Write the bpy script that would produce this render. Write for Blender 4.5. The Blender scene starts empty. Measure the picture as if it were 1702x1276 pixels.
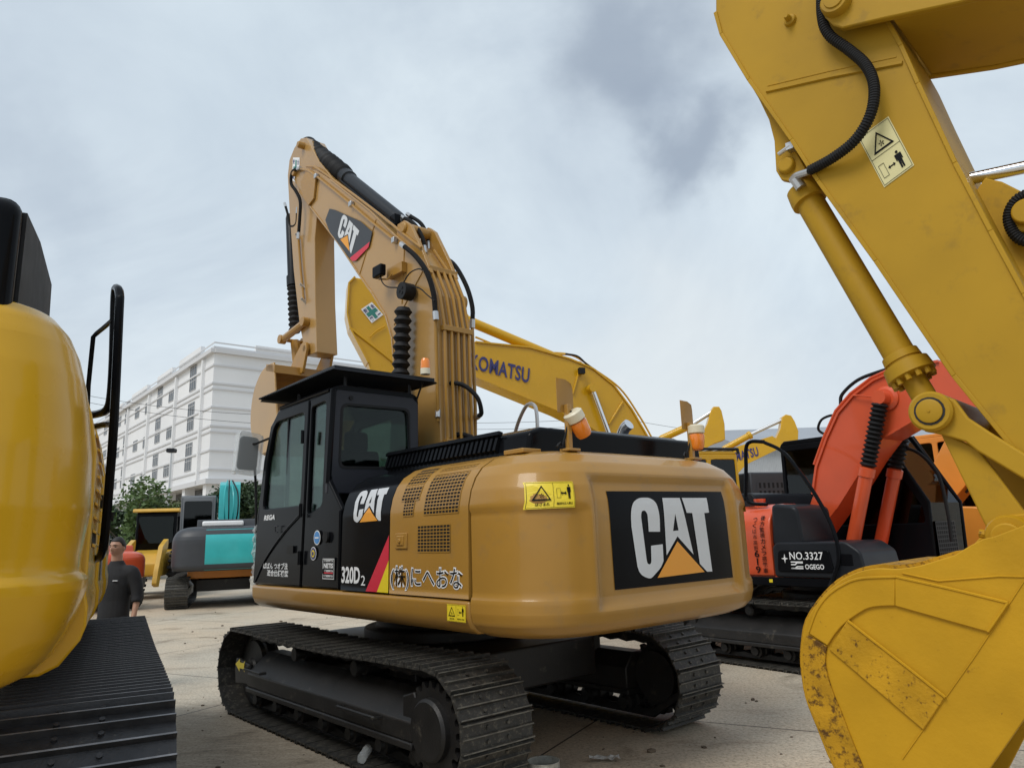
import bpy, bmesh, math, random
from mathutils import Vector, Matrix
from math import sin, cos, tan, radians, pi, sqrt, atan2
random.seed(7)
S = bpy.context.scene
COL = S.collection
# ------------------------------------------------------------------ camera
FPX, PITCH, ROLL, CAMH = 1211.0, radians(11.57), radians(1.89), 1.78
cd = bpy.data.cameras.new('camera'); cam = bpy.data.objects.new('camera', cd); COL.objects.link(cam)
cd.sensor_width = 36; cd.sensor_fit = 'HORIZONTAL'; cd.lens = 36*FPX/1702; cd.clip_end = 3000; cd.clip_start = 0.05
_f = Vector((0, cos(PITCH), sin(PITCH))); _u = Vector((0, -sin(PITCH), cos(PITCH))); _r = Vector((1, 0, 0))
_cr = _r*cos(ROLL)-_u*sin(ROLL); _cu = _r*sin(ROLL)+_u*cos(ROLL)
cam.matrix_world = Matrix(((_cr.x, _cu.x, -_f.x, 0), (_cr.y, _cu.y, -_f.y, 0), (_cr.z, _cu.z, -_f.z, CAMH), (0, 0, 0, 1)))
S.camera = cam
# ------------------------------------------------------------------ world, sun, exposure
SUN_AZ, SUN_EL = radians(-140), radians(52)      # azimuth from +Y towards +X; light comes from behind-left of the viewer
w = bpy.data.worlds.new('World'); S.world = w; w.use_nodes = True
wt = w.node_tree; wt.nodes.clear()
def N(t, k, **kw):
    n = t.nodes.new(k)
    for a, b in kw.items(): setattr(n, a, b)
    return n
wo = N(wt, 'ShaderNodeOutputWorld'); b1 = N(wt, 'ShaderNodeBackground'); b2 = N(wt, 'ShaderNodeBackground'); mx = N(wt, 'ShaderNodeMixShader')
sky = N(wt, 'ShaderNodeTexSky', sky_type='NISHITA'); sky.sun_disc = False; sky.sun_elevation = SUN_EL; sky.sun_rotation = SUN_AZ % (2*pi)
wt.links.new(sky.outputs[0], b1.inputs[0]); b1.inputs[1].default_value = 0.1
tc = N(wt, 'ShaderNodeTexCoord'); mp = N(wt, 'ShaderNodeMapping'); mp.inputs['Scale'].default_value = (1, 1, 1.7)
wt.links.new(tc.outputs['Generated'], mp.inputs[0])
n1 = N(wt, 'ShaderNodeTexNoise'); n1.inputs['Scale'].default_value = 1.7; n1.inputs['Detail'].default_value = 6; n1.inputs['Roughness'].default_value = .6; n1.inputs['Distortion'].default_value = .5
wt.links.new(mp.outputs[0], n1.inputs[0])
r1 = N(wt, 'ShaderNodeValToRGB'); e = r1.color_ramp.elements
e[0].position = .30; e[0].color = (.43, .51, .61, 1); e[1].position = .68; e[1].color = (.70, .79, .855, 1)
wt.links.new(n1.outputs[0], r1.inputs[0])
sx = N(wt, 'ShaderNodeSeparateXYZ'); wt.links.new(tc.outputs['Generated'], sx.inputs[0])
r2 = N(wt, 'ShaderNodeValToRGB'); e = r2.color_ramp.elements
e[0].position = .0; e[0].color = (1, 1, 1, 1); e[1].position = .30; e[1].color = (0, 0, 0, 1)
m0 = e.new(.11); m0.color = (.55, .55, .55, 1)
wt.links.new(sx.outputs[2], r2.inputs[0])
mc = N(wt, 'ShaderNodeMix', data_type='RGBA'); wt.links.new(r2.outputs[0], mc.inputs[0]); wt.links.new(r1.outputs[0], mc.inputs[6]); mc.inputs[7].default_value = (.76, .81, .83, 1)
# a darker rain cloud, placed by direction in the sky
def cloud(prev, d, rad, amt, colr, sc):
    vm = N(wt, 'ShaderNodeVectorMath', operation='DISTANCE'); nn = N(wt, 'ShaderNodeTexNoise'); nn.inputs['Scale'].default_value = sc; nn.inputs['Detail'].default_value = 7
    wt.links.new(tc.outputs['Generated'], nn.inputs[0])
    nv = N(wt, 'ShaderNodeVectorMath', operation='MULTIPLY_ADD'); wt.links.new(nn.outputs[1], nv.inputs[0]); nv.inputs[1].default_value = (.3, .3, .34)
    vv = N(wt, 'ShaderNodeVectorMath', operation='NORMALIZE'); wt.links.new(tc.outputs['Generated'], vv.inputs[0]); wt.links.new(vv.outputs[0], nv.inputs[2])
    dd = Vector(d).normalized()+Vector((.15, .15, .17))
    wt.links.new(nv.outputs[0], vm.inputs[0]); vm.inputs[1].default_value = dd
    mr = N(wt, 'ShaderNodeMapRange', interpolation_type='SMOOTHSTEP'); mr.inputs[1].default_value = rad; mr.inputs[2].default_value = rad*.15; mr.inputs[3].default_value = 0; mr.inputs[4].default_value = amt
    wt.links.new(vm.outputs['Value'], mr.inputs[0])
    m = N(wt, 'ShaderNodeMix', data_type='RGBA'); wt.links.new(mr.outputs[0], m.inputs[0]); wt.links.new(prev, m.inputs[6]); m.inputs[7].default_value = (*colr, 1)
    return m.outputs[2]
def ray(px, py):
    a0 = (px-851)/FPX; b0 = -(py-638)/FPX
    a = a0*cos(ROLL)+b0*sin(ROLL); b = -a0*sin(ROLL)+b0*cos(ROLL)
    return Vector((a, cos(PITCH)-b*sin(PITCH), sin(PITCH)+b*cos(PITCH)))
c = mc.outputs[2]
c = cloud(c, ray(1085, 35), .15, .75, (.30, .36, .45), 6)
c = cloud(c, ray(1165, 200), .12, .8, (.30, .36, .45), 7)
c = cloud(c, ray(30, 330), .12, .4, (.36, .43, .53), 6)
c = cloud(c, ray(1100, 655), .22, .35, (.86, .88, .86), 5)
c = cloud(c, ray(420, 90), .3, .45, (.62, .72, .80), 4)
wt.links.new(c, b2.inputs[0]); b2.inputs[1].default_value = 0.85
mx.inputs[0].default_value = .95
wt.links.new(b1.outputs[0], mx.inputs[1]); wt.links.new(b2.outputs[0], mx.inputs[2]); wt.links.new(mx.outputs[0], wo.inputs[0])
sl = bpy.data.lights.new('sun', 'SUN'); so = bpy.data.objects.new('sun', sl); COL.objects.link(so)
sl.energy = 1.5; sl.angle = radians(28); sl.color = (1, .96, .90)
_sd = Vector((sin(SUN_AZ)*cos(SUN_EL), cos(SUN_AZ)*cos(SUN_EL), sin(SUN_EL)))
so.rotation_euler = _sd.to_track_quat('Z', 'Y').to_euler()
S.view_settings.view_transform = 'Standard'; S.view_settings.look = 'None'; S.view_settings.exposure = 0.32; S.view_settings.gamma = 1
S.render.engine = 'CYCLES'
# ------------------------------------------------------------------ materials
MATS = {}
def mat(name, rgb, rough=.5, metal=0, coat=0, var=.0, vscale=3, dirt=None, dirt_amt=0, dscale=8, dk=.85, bump=0, bscale=60, spec=None, emit=None):
    if name in MATS: return MATS[name]
    m = bpy.data.materials.new(name); m.use_nodes = True; t = m.node_tree; p = t.nodes['Principled BSDF']
    p.inputs['Base Color'].default_value = (*rgb, 1); p.inputs['Roughness'].default_value = rough; p.inputs['Metallic'].default_value = metal
    p.inputs['Coat Weight'].default_value = coat; p.inputs['Coat Roughness'].default_value = .06
    if spec is not None: p.inputs['Specular IOR Level'].default_value = spec
    if emit: p.inputs['Emission Color'].default_value = (*rgb, 1); p.inputs['Emission Strength'].default_value = emit
    tcx = N(t, 'ShaderNodeTexCoord'); last = None
    if var:
        nz = N(t, 'ShaderNodeTexNoise'); nz.inputs['Scale'].default_value = vscale; nz.inputs['Detail'].default_value = 5
        t.links.new(tcx.outputs['Object'], nz.inputs[0])
        rr = N(t, 'ShaderNodeValToRGB'); el = rr.color_ramp.elements
        el[0].position = .3; el[0].color = (*[v*(1-var) for v in rgb], 1); el[1].position = .7; el[1].color = (*[min(1, v*(1+var)) for v in rgb], 1)
        t.links.new(nz.outputs[0], rr.inputs[0]); last = rr.outputs[0]
        r3 = N(t, 'ShaderNodeMapRange'); r3.inputs[3].default_value = max(0, rough-.08); r3.inputs[4].default_value = min(1, rough+.12)
        t.links.new(nz.outputs[0], r3.inputs[0]); t.links.new(r3.outputs[0], p.inputs['Roughness'])
    if dirt:
        nz = N(t, 'ShaderNodeTexNoise'); nz.inputs['Scale'].default_value = dscale; nz.inputs['Detail'].default_value = 9; nz.inputs['Roughness'].default_value = .7
        t.links.new(tcx.outputs['Object'], nz.inputs[0])
        rr = N(t, 'ShaderNodeMapRange', interpolation_type='SMOOTHSTEP'); rr.inputs[1].default_value = .62-dirt_amt*.3; rr.inputs[2].default_value = .72-dirt_amt*.2
        rr.inputs[3].default_value = 0; rr.inputs[4].default_value = dk
        t.links.new(nz.outputs[0], rr.inputs[0])
        mm = N(t, 'ShaderNodeMix', data_type='RGBA'); t.links.new(rr.outputs[0], mm.inputs[0])
        if last: t.links.new(last, mm.inputs[6])
        else: mm.inputs[6].default_value = (*rgb, 1)
        mm.inputs[7].default_value = (*dirt, 1); last = mm.outputs[2]
    if last: t.links.new(last, p.inputs['Base Color'])
    if bump:
        nz = N(t, 'ShaderNodeTexNoise'); nz.inputs['Scale'].default_value = bscale; nz.inputs['Detail'].default_value = 4
        t.links.new(tcx.outputs['Object'], nz.inputs[0]); bp = N(t, 'ShaderNodeBump'); bp.inputs['Strength'].default_value = bump; bp.inputs['Distance'].default_value = .01
        t.links.new(nz.outputs[0], bp.inputs['Height']); t.links.new(bp.outputs[0], p.inputs['Normal'])
    MATS[name] = m; return m
CATY = mat('tan_yellow_paint', (.37, .195, .036), .32, spec=.3, coat=.3, var=.08, vscale=1.3, dirt=(.22, .15, .08), dirt_amt=.3, dscale=5, dk=.22, bump=.03, bscale=14)
KOMY = mat('golden_yellow_paint', (.60, .335, .010), .26, spec=.3, coat=.25, var=.06, vscale=1.4, bump=.03, bscale=12)
BOOY = mat('matte_yellow_paint', (.425, .245, .016), .5, spec=.2, coat=0, var=.10, vscale=1.6, dirt=(.16, .10, .03), dirt_amt=.25, dscale=4, dk=.28, bump=.05, bscale=18)
BUCY = mat('bucket_yellow_paint', (.50, .27, .012), .5, spec=.2, var=.12, vscale=3, dirt=(.11, .035, .012), dirt_amt=-.05, dscale=14, bump=.15, bscale=40)
RUSTY = mat('rusty_scraped_yellow_paint', (.46, .245, .012), .6, spec=.2, var=.2, vscale=5, dirt=(.05, .018, .010), dirt_amt=.22, dscale=34, bump=.4, bscale=60)
ORG = mat('red_orange_paint', (.62, .085, .025), .32, coat=.35, var=.08, vscale=2)
ORG2 = mat('amber_orange_paint', (.72, .26, .035), .35, coat=.3, var=.08, vscale=2)
TEAL = mat('teal_paint', (.03, .42, .43), .35, coat=.3, var=.06)
BLK = mat('gloss_black_paint', (.006, .0065, .008), .16, coat=0, var=.1, vscale=3, spec=.07)
PNL = mat('skylit_panel_and_trim_grey', (.032, .034, .042), .4, spec=.2)  # cab rear face: black lightened to stand in for skylight on it; also door trim
BOMC = mat('tan_satin_sky_sheen', (.405, .232, .068), .33, coat=.45, spec=.5, var=.09, vscale=1.1, bump=.04, bscale=14)  # boom and arm: tan base paled to carry the sky's sheen
YEL3 = mat('loader_yellow_paint', (.62, .36, .04), .4, coat=.1, var=.1)
DGR = mat('dark_grey_paint', (.016, .018, .022), .35, coat=0, spec=.2, var=.12, vscale=3)
MGR = mat('charcoal_panel_paint', (.035, .038, .044), .45, var=.1)
RUB = mat('black_rubber', (.010, .010, .011), .6, spec=.3, var=.15, vscale=9)
FRM = mat('undercarriage_black', (.012, .011, .0105), .5, var=.3, vscale=5, dirt=(.075, .066, .052), dirt_amt=.12, dscale=6, bump=.2)
SHOE = mat('dusty_track_steel', (.038, .036, .032), .55, metal=.2, var=.35, vscale=8, dirt=(.12, .108, .085), dirt_amt=.38, dscale=26, bump=.3)
SHOEC = mat('clean_track_steel', (.045, .045, .048), .42, metal=.5, var=.25, vscale=12, dirt=(.11, .10, .085), dirt_amt=.1, dscale=18, bump=.2)
TIP = mat('worn_grouser_steel', (.125, .118, .10), .55, metal=.2, var=.4, vscale=14, bump=.2)
RUST2 = mat('heavily_scraped_yellow_paint', (.44, .23, .012), .65, spec=.2, var=.25, vscale=5, dirt=(.045, .017, .010), dirt_amt=.45, dscale=26, bump=.4, bscale=60)
TIPC = mat('clean_grouser_steel', (.21, .21, .22), .4, metal=.5, var=.3, vscale=14)
CHR = mat('chrome', (.75, .76, .78), .14, metal=1)
STL = mat('zinc_fitting', (.55, .55, .55), .35, metal=.9)
WHT = mat('white_vinyl', (.78, .79, .80), .45, var=.04)
SILV = mat('silver_vinyl', (.62, .64, .66), .38, var=.05)
LBL = mat('yellow_label', (.78, .60, .03), .4)
LBL2 = mat('pale_label', (.66, .60, .30), .4, var=.05)
BKV = mat('black_vinyl', (.004, .004, .005), .35, spec=.15)
DK = mat('dark_interior', (.008, .008, .008), .9)
REDV = mat('red_vinyl', (.62, .02, .05), .4)
YELV = mat('yellow_vinyl', (.80, .62, .02), .4)
ORV = mat('orange_vinyl', (.80, .33, .02), .4)
GRV = mat('green_vinyl', (.03, .20, .17), .4)
BLV = mat('navy_vinyl', (.03, .03, .14), .4)
LBLU = mat('blue_vinyl', (.05, .25, .60), .4)
AMB = mat('amber_lens', (.85, .24, .02), .15, coat=.6)
CRM = mat('cream_plastic', (.72, .66, .50), .4)
GRND = None
def glass(name, tint, gl=.0):
    m = bpy.data.materials.new(name); m.use_nodes = True; t = m.node_tree; t.nodes.clear()
    o = N(t, 'ShaderNodeOutputMaterial'); a = N(t, 'ShaderNodeBsdfTransparent'); a.inputs[0].default_value = (*tint, 1)
    g = N(t, 'ShaderNodeBsdfGlossy'); g.inputs['Roughness'].default_value = .03; g.inputs[0].default_value = (.9, .95, 1, 1)
    fr = N(t, 'ShaderNodeFresnel'); fr.inputs[0].default_value = 1.5
    ad = N(t, 'ShaderNodeMath', operation='MULTIPLY_ADD'); ad.inputs[1].default_value = .5; ad.inputs[2].default_value = gl*.12
    t.links.new(fr.outputs[0], ad.inputs[0]); ms = N(t, 'ShaderNodeMixShader')
    t.links.new(ad.outputs[0], ms.inputs[0]); t.links.new(a.outputs[0], ms.inputs[1]); t.links.new(g.outputs[0], ms.inputs[2]); t.links.new(ms.outputs[0], o.inputs[0])
    return m
GLS = glass('tinted_cab_glass', (.42, .50, .45)); GLD = glass('dark_cab_glass', (.16, .18, .17), .1)
# ------------------------------------------------------------------ mesh helpers
def obj(name, bm, m, parent=None, bevel=0, smooth=True, ang=35, seg=2):
    me = bpy.data.meshes.new(name)
    bmesh.ops.recalc_face_normals(bm, faces=bm.faces[:])
    bm.to_mesh(me); bm.free()
    for q in (m if isinstance(m, (list, tuple)) else [m]): me.materials.append(q)
    if smooth:
        for p in me.polygons: p.use_smooth = True
        me.set_sharp_from_angle(angle=radians(ang))
    o = bpy.data.objects.new(name, me); COL.objects.link(o)
    if parent: o.parent = parent
    if bevel:
        b = o.modifiers.new('bevel', 'BEVEL'); b.width = bevel; b.segments = seg; b.limit_method = 'ANGLE'; b.angle_limit = radians(40); b.harden_normals = False
    return o
def tag(o, label=None, cat=None, group=None, kind=None):
    if label: o['label'] = label
    if cat: o['category'] = cat
    if group: o['group'] = group
    if kind: o['kind'] = kind
    return o
def empty(name, loc, rz=0):
    o = bpy.data.objects.new(name, None); COL.objects.link(o); o.location = loc; o.rotation_euler = (0, 0, rz); o.empty_display_size = .2
    return o
def NB(): return bmesh.new()
def box(bm, x0, x1, y0, y1, z0, z1, M=None):
    v = [Vector((x, y, z)) for x in (x0, x1) for y in (y0, y1) for z in (z0, z1)]
    if M: v = [M @ p for p in v]
    v = [bm.verts.new(p) for p in v]
    for f in ((0, 1, 3, 2), (4, 6, 7, 5), (0, 4, 5, 1), (2, 3, 7, 6), (0, 2, 6, 4), (1, 5, 7, 3)): bm.faces.new([v[i] for i in f])
def to3(p, ax, a):
    return Vector((p[0], a, p[1])) if ax == 'y' else Vector((a, p[0], p[1])) if ax == 'x' else Vector((p[0], p[1], a))
def prism(bm, pts, ax, a, b, M=None):
    A = [to3(p, ax, a) for p in pts]; B = [to3(p, ax, b) for p in pts]
    if M: A = [M @ p for p in A]; B = [M @ p for p in B]
    A = [bm.verts.new(p) for p in A]; B = [bm.verts.new(p) for p in B]; n = len(A)
    bm.faces.new(A); bm.faces.new(B[::-1])
    for i in range(n): bm.faces.new((A[i], A[(i+1) % n], B[(i+1) % n], B[i]))
def rrect(x0, x1, z0, z1, r, n=4):
    o = []
    for cx, cz, a0 in ((x1-r, z1-r, 0), (x0+r, z1-r, 90), (x0+r, z0+r, 180), (x1-r, z0+r, 270)):
        for k in range(n+1):
            a = radians(a0+90*k/n); o.append((cx+r*cos(a), cz+r*sin(a)))
    return o
def rpoly(pts, r, n=4):
    o = []; m = len(pts)
    for i in range(m):
        p = Vector(pts[i]); a = Vector(pts[i-1])-p; b = Vector(pts[(i+1) % m])-p
        rr = min(r, a.length*.45, b.length*.45); A = p+a.normalized()*rr; B = p+b.normalized()*rr
        for k in range(n+1):
            t = k/n; o.append(tuple(A*(1-t)**2+p*2*t*(1-t)+B*t*t))
    return o
def flat2(outer, holes=()):
    b = bmesh.new()
    for lp in [outer]+list(holes):
        vs = [b.verts.new((p[0], p[1], 0)) for p in lp]
        for i in range(len(vs)): b.edges.new((vs[i], vs[(i+1) % len(vs)]))
    bmesh.ops.triangle_fill(b, use_beauty=True, use_dissolve=False, edges=b.edges[:])
    return b
def plate(bm, outer, holes, fn, t):
    """planar outline with holes; fn(u, v, d) maps to 3-D, extruded by depth t"""
    b = flat2(outer, holes); mp = {}
    for d in (0, t):
        for v in b.verts: mp[(v, d)] = bm.verts.new(fn(v.co.x, v.co.y, d))
    for f in b.faces:
        bm.faces.new([mp[(v, 0)] for v in f.verts]); bm.faces.new([mp[(v, t)] for v in reversed(f.verts)])
    for e in b.edges:
        if len(e.link_faces) == 1:
            a, c = e.verts; bm.faces.new((mp[(a, 0)], mp[(c, 0)], mp[(c, t)], mp[(a, t)]))
    b.free()
def cr(pts, n=8):
    P = [Vector(p) for p in pts]
    if len(P) < 3: return [P[0].lerp(P[1], k/n) for k in range(n+1)]
    o = []; Q = [P[0]*2-P[1]]+P+[P[-1]*2-P[-2]]
    for i in range(1, len(Q)-2):
        for k in range(n):
            t = k/n; a, b, c_, d = Q[i-1:i+3]
            o.append(.5*((2*b)+(c_-a)*t+(2*a-5*b+4*c_-d)*t*t+(3*b-a-3*c_+d)*t**3))
    o.append(P[-1]); return o
def tube(bm, pts, r, n=8, rib=0, flat=1):
    P = [Vector(p) for p in pts]
    if rib:
        L = [0]
        for a, b in zip(P, P[1:]): L.append(L[-1]+(b-a).length)
        m = max(4, int(L[-1]/rib)*3); Q = []; R = []; j = 0
        for k in range(m+1):
            s = L[-1]*k/m
            while j < len(L)-2 and L[j+1] < s: j += 1
            t = (s-L[j])/max(1e-6, L[j+1]-L[j]); Q.append(P[j].lerp(P[j+1], t)); R.append(r*(1.0 if k % 3 else .84))
        P = Q
    else: R = r if isinstance(r, (list, tuple)) else [r]*len(P)
    up = None; prev = None
    for i, p in enumerate(P):
        d = (P[min(i+1, len(P)-1)]-P[max(i-1, 0)]).normalized()
        if up is None:
            up = Vector((0, 0, 1)) if abs(d.z) < .9 else Vector((1, 0, 0))
        up = (up-d*up.dot(d)).normalized(); s = d.cross(up)
        ring = [bm.verts.new(p+(up*cos(2*pi*k/n)*flat+s*sin(2*pi*k/n))*R[i]) for k in range(n)]
        if prev:
            for k in range(n): bm.faces.new((prev[k], prev[(k+1) % n], ring[(k+1) % n], ring[k]))
        else: bm.faces.new(ring[::-1])
        prev = ring
    bm.faces.new(prev)
def rod(bm, p0, p1, prof, n=16):
    """lathe between p0 and p1; prof = [(fraction, radius)]"""
    p0, p1 = Vector(p0), Vector(p1); d = (p1-p0); u = d.normalized(); a = Vector((0, 0, 1)) if abs(u.z) < .9 else Vector((1, 0, 0))
    a = (a-u*a.dot(u)).normalized(); b = u.cross(a); prev = None
    for t, r in prof:
        ring = [bm.verts.new(p0+d*t+(a*cos(2*pi*k/n)+b*sin(2*pi*k/n))*max(r, 1e-4)) for k in range(n)]
        if prev:
            for k in range(n): bm.faces.new((prev[k], prev[(k+1) % n], ring[(k+1) % n], ring[k]))
        else: bm.faces.new(ring[::-1])
        prev = ring
    bm.faces.new(prev)
def cyl(bm, p0, p1, r, n=16): rod(bm, p0, p1, [(0, r), (1, r)], n)
def pin(bm, x, z, y0, y1, r, n=20, rim=.012):
    rod(bm, (x, y0, z), (x, y1, z), [(0, r*.8), (.04, r), (.96, r), (1, r*.8)], n)
def bellows(bm, p0, p1, r, k, n=16, q=.66):
    pr = [(0, r*q)]
    for i in range(k): pr += [((i+.5)/k, r), ((i+1)/k, r*q)]
    rod(bm, p0, p1, pr, n)
def flange(bm, pts, th, y0, y1):
    """ribbon plate of thickness th following an (x,z) polyline"""
    P = [Vector(p) for p in pts]; A = []; B = []
    for i, p in enumerate(P):
        d = (P[min(i+1, len(P)-1)]-P[max(i-1, 0)]).normalized(); n = Vector((-d.y, d.x))*th/2
        A.append(p+n); B.append(p-n)
    for i in range(len(P)-1):
        prism(bm, [A[i], A[i+1], B[i+1], B[i]], 'y', y0, y1)
def smooth2(pts, n=5): return [(p.x, p.y) for p in cr([(a, b, 0) for a, b in pts], n)]
def copy_tree(o, parent=None, loc=None):
    c_ = o.copy(); COL.objects.link(c_); c_.parent = parent
    for ch in list(o.children): copy_tree(ch, c_)
    return c_
# --- text
def text2d(s, size=1, bold=0, xs=1, align='LEFT', shear=0, spacing=1):
    cu = bpy.data.curves.new('t', 'FONT'); cu.body = s; cu.size = size; cu.align_x = align; cu.offset = bold; cu.shear = shear; cu.space_character = spacing; cu.resolution_u = 3
    o = bpy.data.objects.new('t', cu); COL.objects.link(o); bpy.context.view_layer.update()
    me = bpy.data.meshes.new_from_object(o.evaluated_get(bpy.context.evaluated_depsgraph_get()))
    vs = [(v.co.x*xs, v.co.y) for v in me.vertices]; fs = [tuple(p.vertices) for p in me.polygons]
    bpy.data.objects.remove(o); bpy.data.curves.remove(cu); bpy.data.meshes.remove(me); return vs, fs
def put(bm, vf, fn, mi=0):
    vs, fs = vf; V = [bm.verts.new(fn(*p)) for p in vs]
    for f in fs:
        try: q = bm.faces.new([V[i] for i in f]); q.material_index = mi
        except Exception: pass
def fit(vf, x0, x1, y0, y1):
    vs, fs = vf; xa = min(p[0] for p in vs); xb = max(p[0] for p in vs); ya = min(p[1] for p in vs); yb = max(p[1] for p in vs)
    return [(x0+(p[0]-xa)/(xb-xa)*(x1-x0), y0+(p[1]-ya)/(yb-ya)*(y1-y0)) for p in vs], fs
def poly2(pts, holes=()):
    b = flat2(pts, holes); b.verts.index_update(); r_ = ([(v.co.x, v.co.y) for v in b.verts], [tuple(v.index for v in f.verts) for f in b.faces]); b.free(); return r_
def quad_map(a, b, c_, d, n=Vector((0, 0, 0))):
    """unit square -> quad a(0,0) b(1,0) c(1,1) d(0,1), lifted by n"""
    a, b, c_, d = Vector(a), Vector(b), Vector(c_), Vector(d)
    return lambda u, v: a*(1-u)*(1-v)+b*u*(1-v)+c_*u*v+d*(1-u)*v+n
def dens(vf, lim=.12):
    b = bmesh.new(); V = [b.verts.new((x, y, 0)) for x, y in vf[0]]
    for f in vf[1]: b.faces.new([V[i] for i in f])
    for _ in range(4):
        es = [e for e in b.edges if e.calc_length() > lim]
        if not es: break
        bmesh.ops.subdivide_edges(b, edges=es, cuts=1)
    bmesh.ops.triangulate(b, faces=b.faces[:]); b.verts.index_update()
    r_ = ([(v.co.x, v.co.y) for v in b.verts], [tuple(v.index for v in f.verts) for f in b.faces]); b.free(); return r_
def warning_label(parent, fn, wide=True, base=LBL, name='warning_label', vertical=False):
    """fn(u,v,off): label in the unit square; a triangle panel and a man-and-arrow panel"""
    bm = NB(); mats = [base, BKV]; poly2 = lambda *a: dens(globals()['poly2'](*a))
    put(bm, poly2([(0, 0), (1, 0), (1, 1), (0, 1)]), lambda u, v: fn(u, v, .002), 0)
    g = lambda u, v: fn(u, v, .0045)
    ln = lambda a, b, wd: put(bm, poly2([(a[0]-wd[0], a[1]-wd[1]), (b[0]-wd[0], b[1]-wd[1]), (b[0]+wd[0], b[1]+wd[1]), (a[0]+wd[0], a[1]+wd[1])]), g, 1)
    def tri(cx, cy, sx, sy):
        put(bm, poly2([(cx-sx, cy-sy), (cx+sx, cy-sy), (cx, cy+sy)], [[(cx-sx*.76, cy-sy*.80), (cx, cy+sy*.72), (cx+sx*.76, cy-sy*.80)]]), g, 1)
        for k in range(5):
            a = k*1.3; put(bm, poly2([(cx+sx*.25*cos(a), cy-sy*.35+sy*.3*sin(a)), (cx+sx*.25*cos(a+.5), cy-sy*.35+sy*.3*sin(a+.5)), (cx, cy-sy*.3)]), g, 1)
    def man(cx, cy, sx, sy):
        put(bm, poly2([(cx+sx*.25*cos(a*pi/4), cy+sy*.82+sy*.16*sin(a*pi/4)) for a in range(8)]), g, 1)
        put(bm, poly2([(cx-sx*.6, cy+sy*.6), (cx+sx*.6, cy+sy*.6), (cx+sx*.6, cy-sy*.1), (cx+sx*.42, cy-sy*.1), (cx+sx*.4, cy+sy*.35), (cx+sx*.34, cy-sy), (cx+sx*.06, cy-sy), (cx, cy-sy*.2), (cx-sx*.06, cy-sy), (cx-sx*.34, cy-sy), (cx-sx*.4, cy+sy*.35), (cx-sx*.42, cy-sy*.1), (cx-sx*.6, cy-sy*.1)]), g, 1)
    def arrow(cx, cy, sx, sy):
        put(bm, poly2([(cx-sx, cy), (cx-sx*.5, cy+sy), (cx-sx*.5, cy+sy*.3), (cx+sx*.5, cy+sy*.3), (cx+sx*.5, cy+sy), (cx+sx, cy), (cx+sx*.5, cy-sy), (cx+sx*.5, cy-sy*.3), (cx-sx*.5, cy-sy*.3), (cx-sx*.5, cy-sy)]), g, 1)
    def frame(x0, x1, y0, y1, tx, ty):
        put(bm, poly2([(x0, y0), (x1, y0), (x1, y1), (x0, y1)], [[(x0+tx, y0+ty), (x0+tx, y1-ty), (x1-tx, y1-ty), (x1-tx, y0+ty)]]), g, 1)
    if vertical:
        frame(.03, .97, .02, .98, .012, .008); put(bm, poly2([(.03, .5), (.97, .5), (.97, .508), (.03, .508)]), g, 1)
        tri(.5, .73, .33, .17); man(.74, .25, .17, .16); arrow(.47, .23, .12, .035); frame(.12, .3, .12, .36, .012, .008)
    else:
        frame(.02, .98, .03, .97, .006, .012); put(bm, poly2([(.5, .05), (.506, .05), (.506, .95), (.5, .95)]), g, 1)
        tri(.27, .58, .18, .28); man(.86, .62, .075, .28); arrow(.73, .56, .07, .08); frame(.57, .66, .38, .74, .006, .012)
        put(bm, fit(text2d('はさまれ', 1, .02), .16, .42, .1, .22), g, 1); put(bm, fit(text2d('旋回内立入禁止', 1, .02), .56, .94, .12, .22), g, 1)
    return obj(name, bm, mats, parent, smooth=False)
# --- machine frames: x forward, y left, z up
class Mach:
    def __init__(s, ox, oy, yaw, root=None):
        s.o = Vector((ox, oy, 0)); y = radians(yaw); s.f = Vector((-sin(y), cos(y), 0)); s.l = Vector((-cos(y), -sin(y), 0)); s.rz = y+pi/2
    def _pl(s, n, off, px, py):
        r = ray(px, py); c0 = Vector((0, 0, CAMH)); t = (off-(c0-s.o).dot(n))/r.dot(n); d = c0+r*t-s.o
        return (d.dot(s.f), d.dot(s.l), d.z)
    def Y(s, px, py, y): return s._pl(s.l, y, px, py)
    def X(s, px, py, x): return s._pl(s.f, x, px, py)
    def Z(s, px, py, z): return s._pl(Vector((0, 0, 1)), z, px, py)
    def xz(s, pts, y): return [(q[0], q[2]) for q in (s.Y(a, b, y) for a, b in pts)]
    def Ys(s, pts, y): return [s.Y(a, b, y) for a, b in pts]
def gp(px, py, z=0):
    r = ray(px, py); t = (z-CAMH)/r.z; return Vector((0, 0, CAMH))+r*t
def atY(px, py, Y):
    r = ray(px, py); return Vector((0, 0, CAMH))+r*(Y/r.y)
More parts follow.
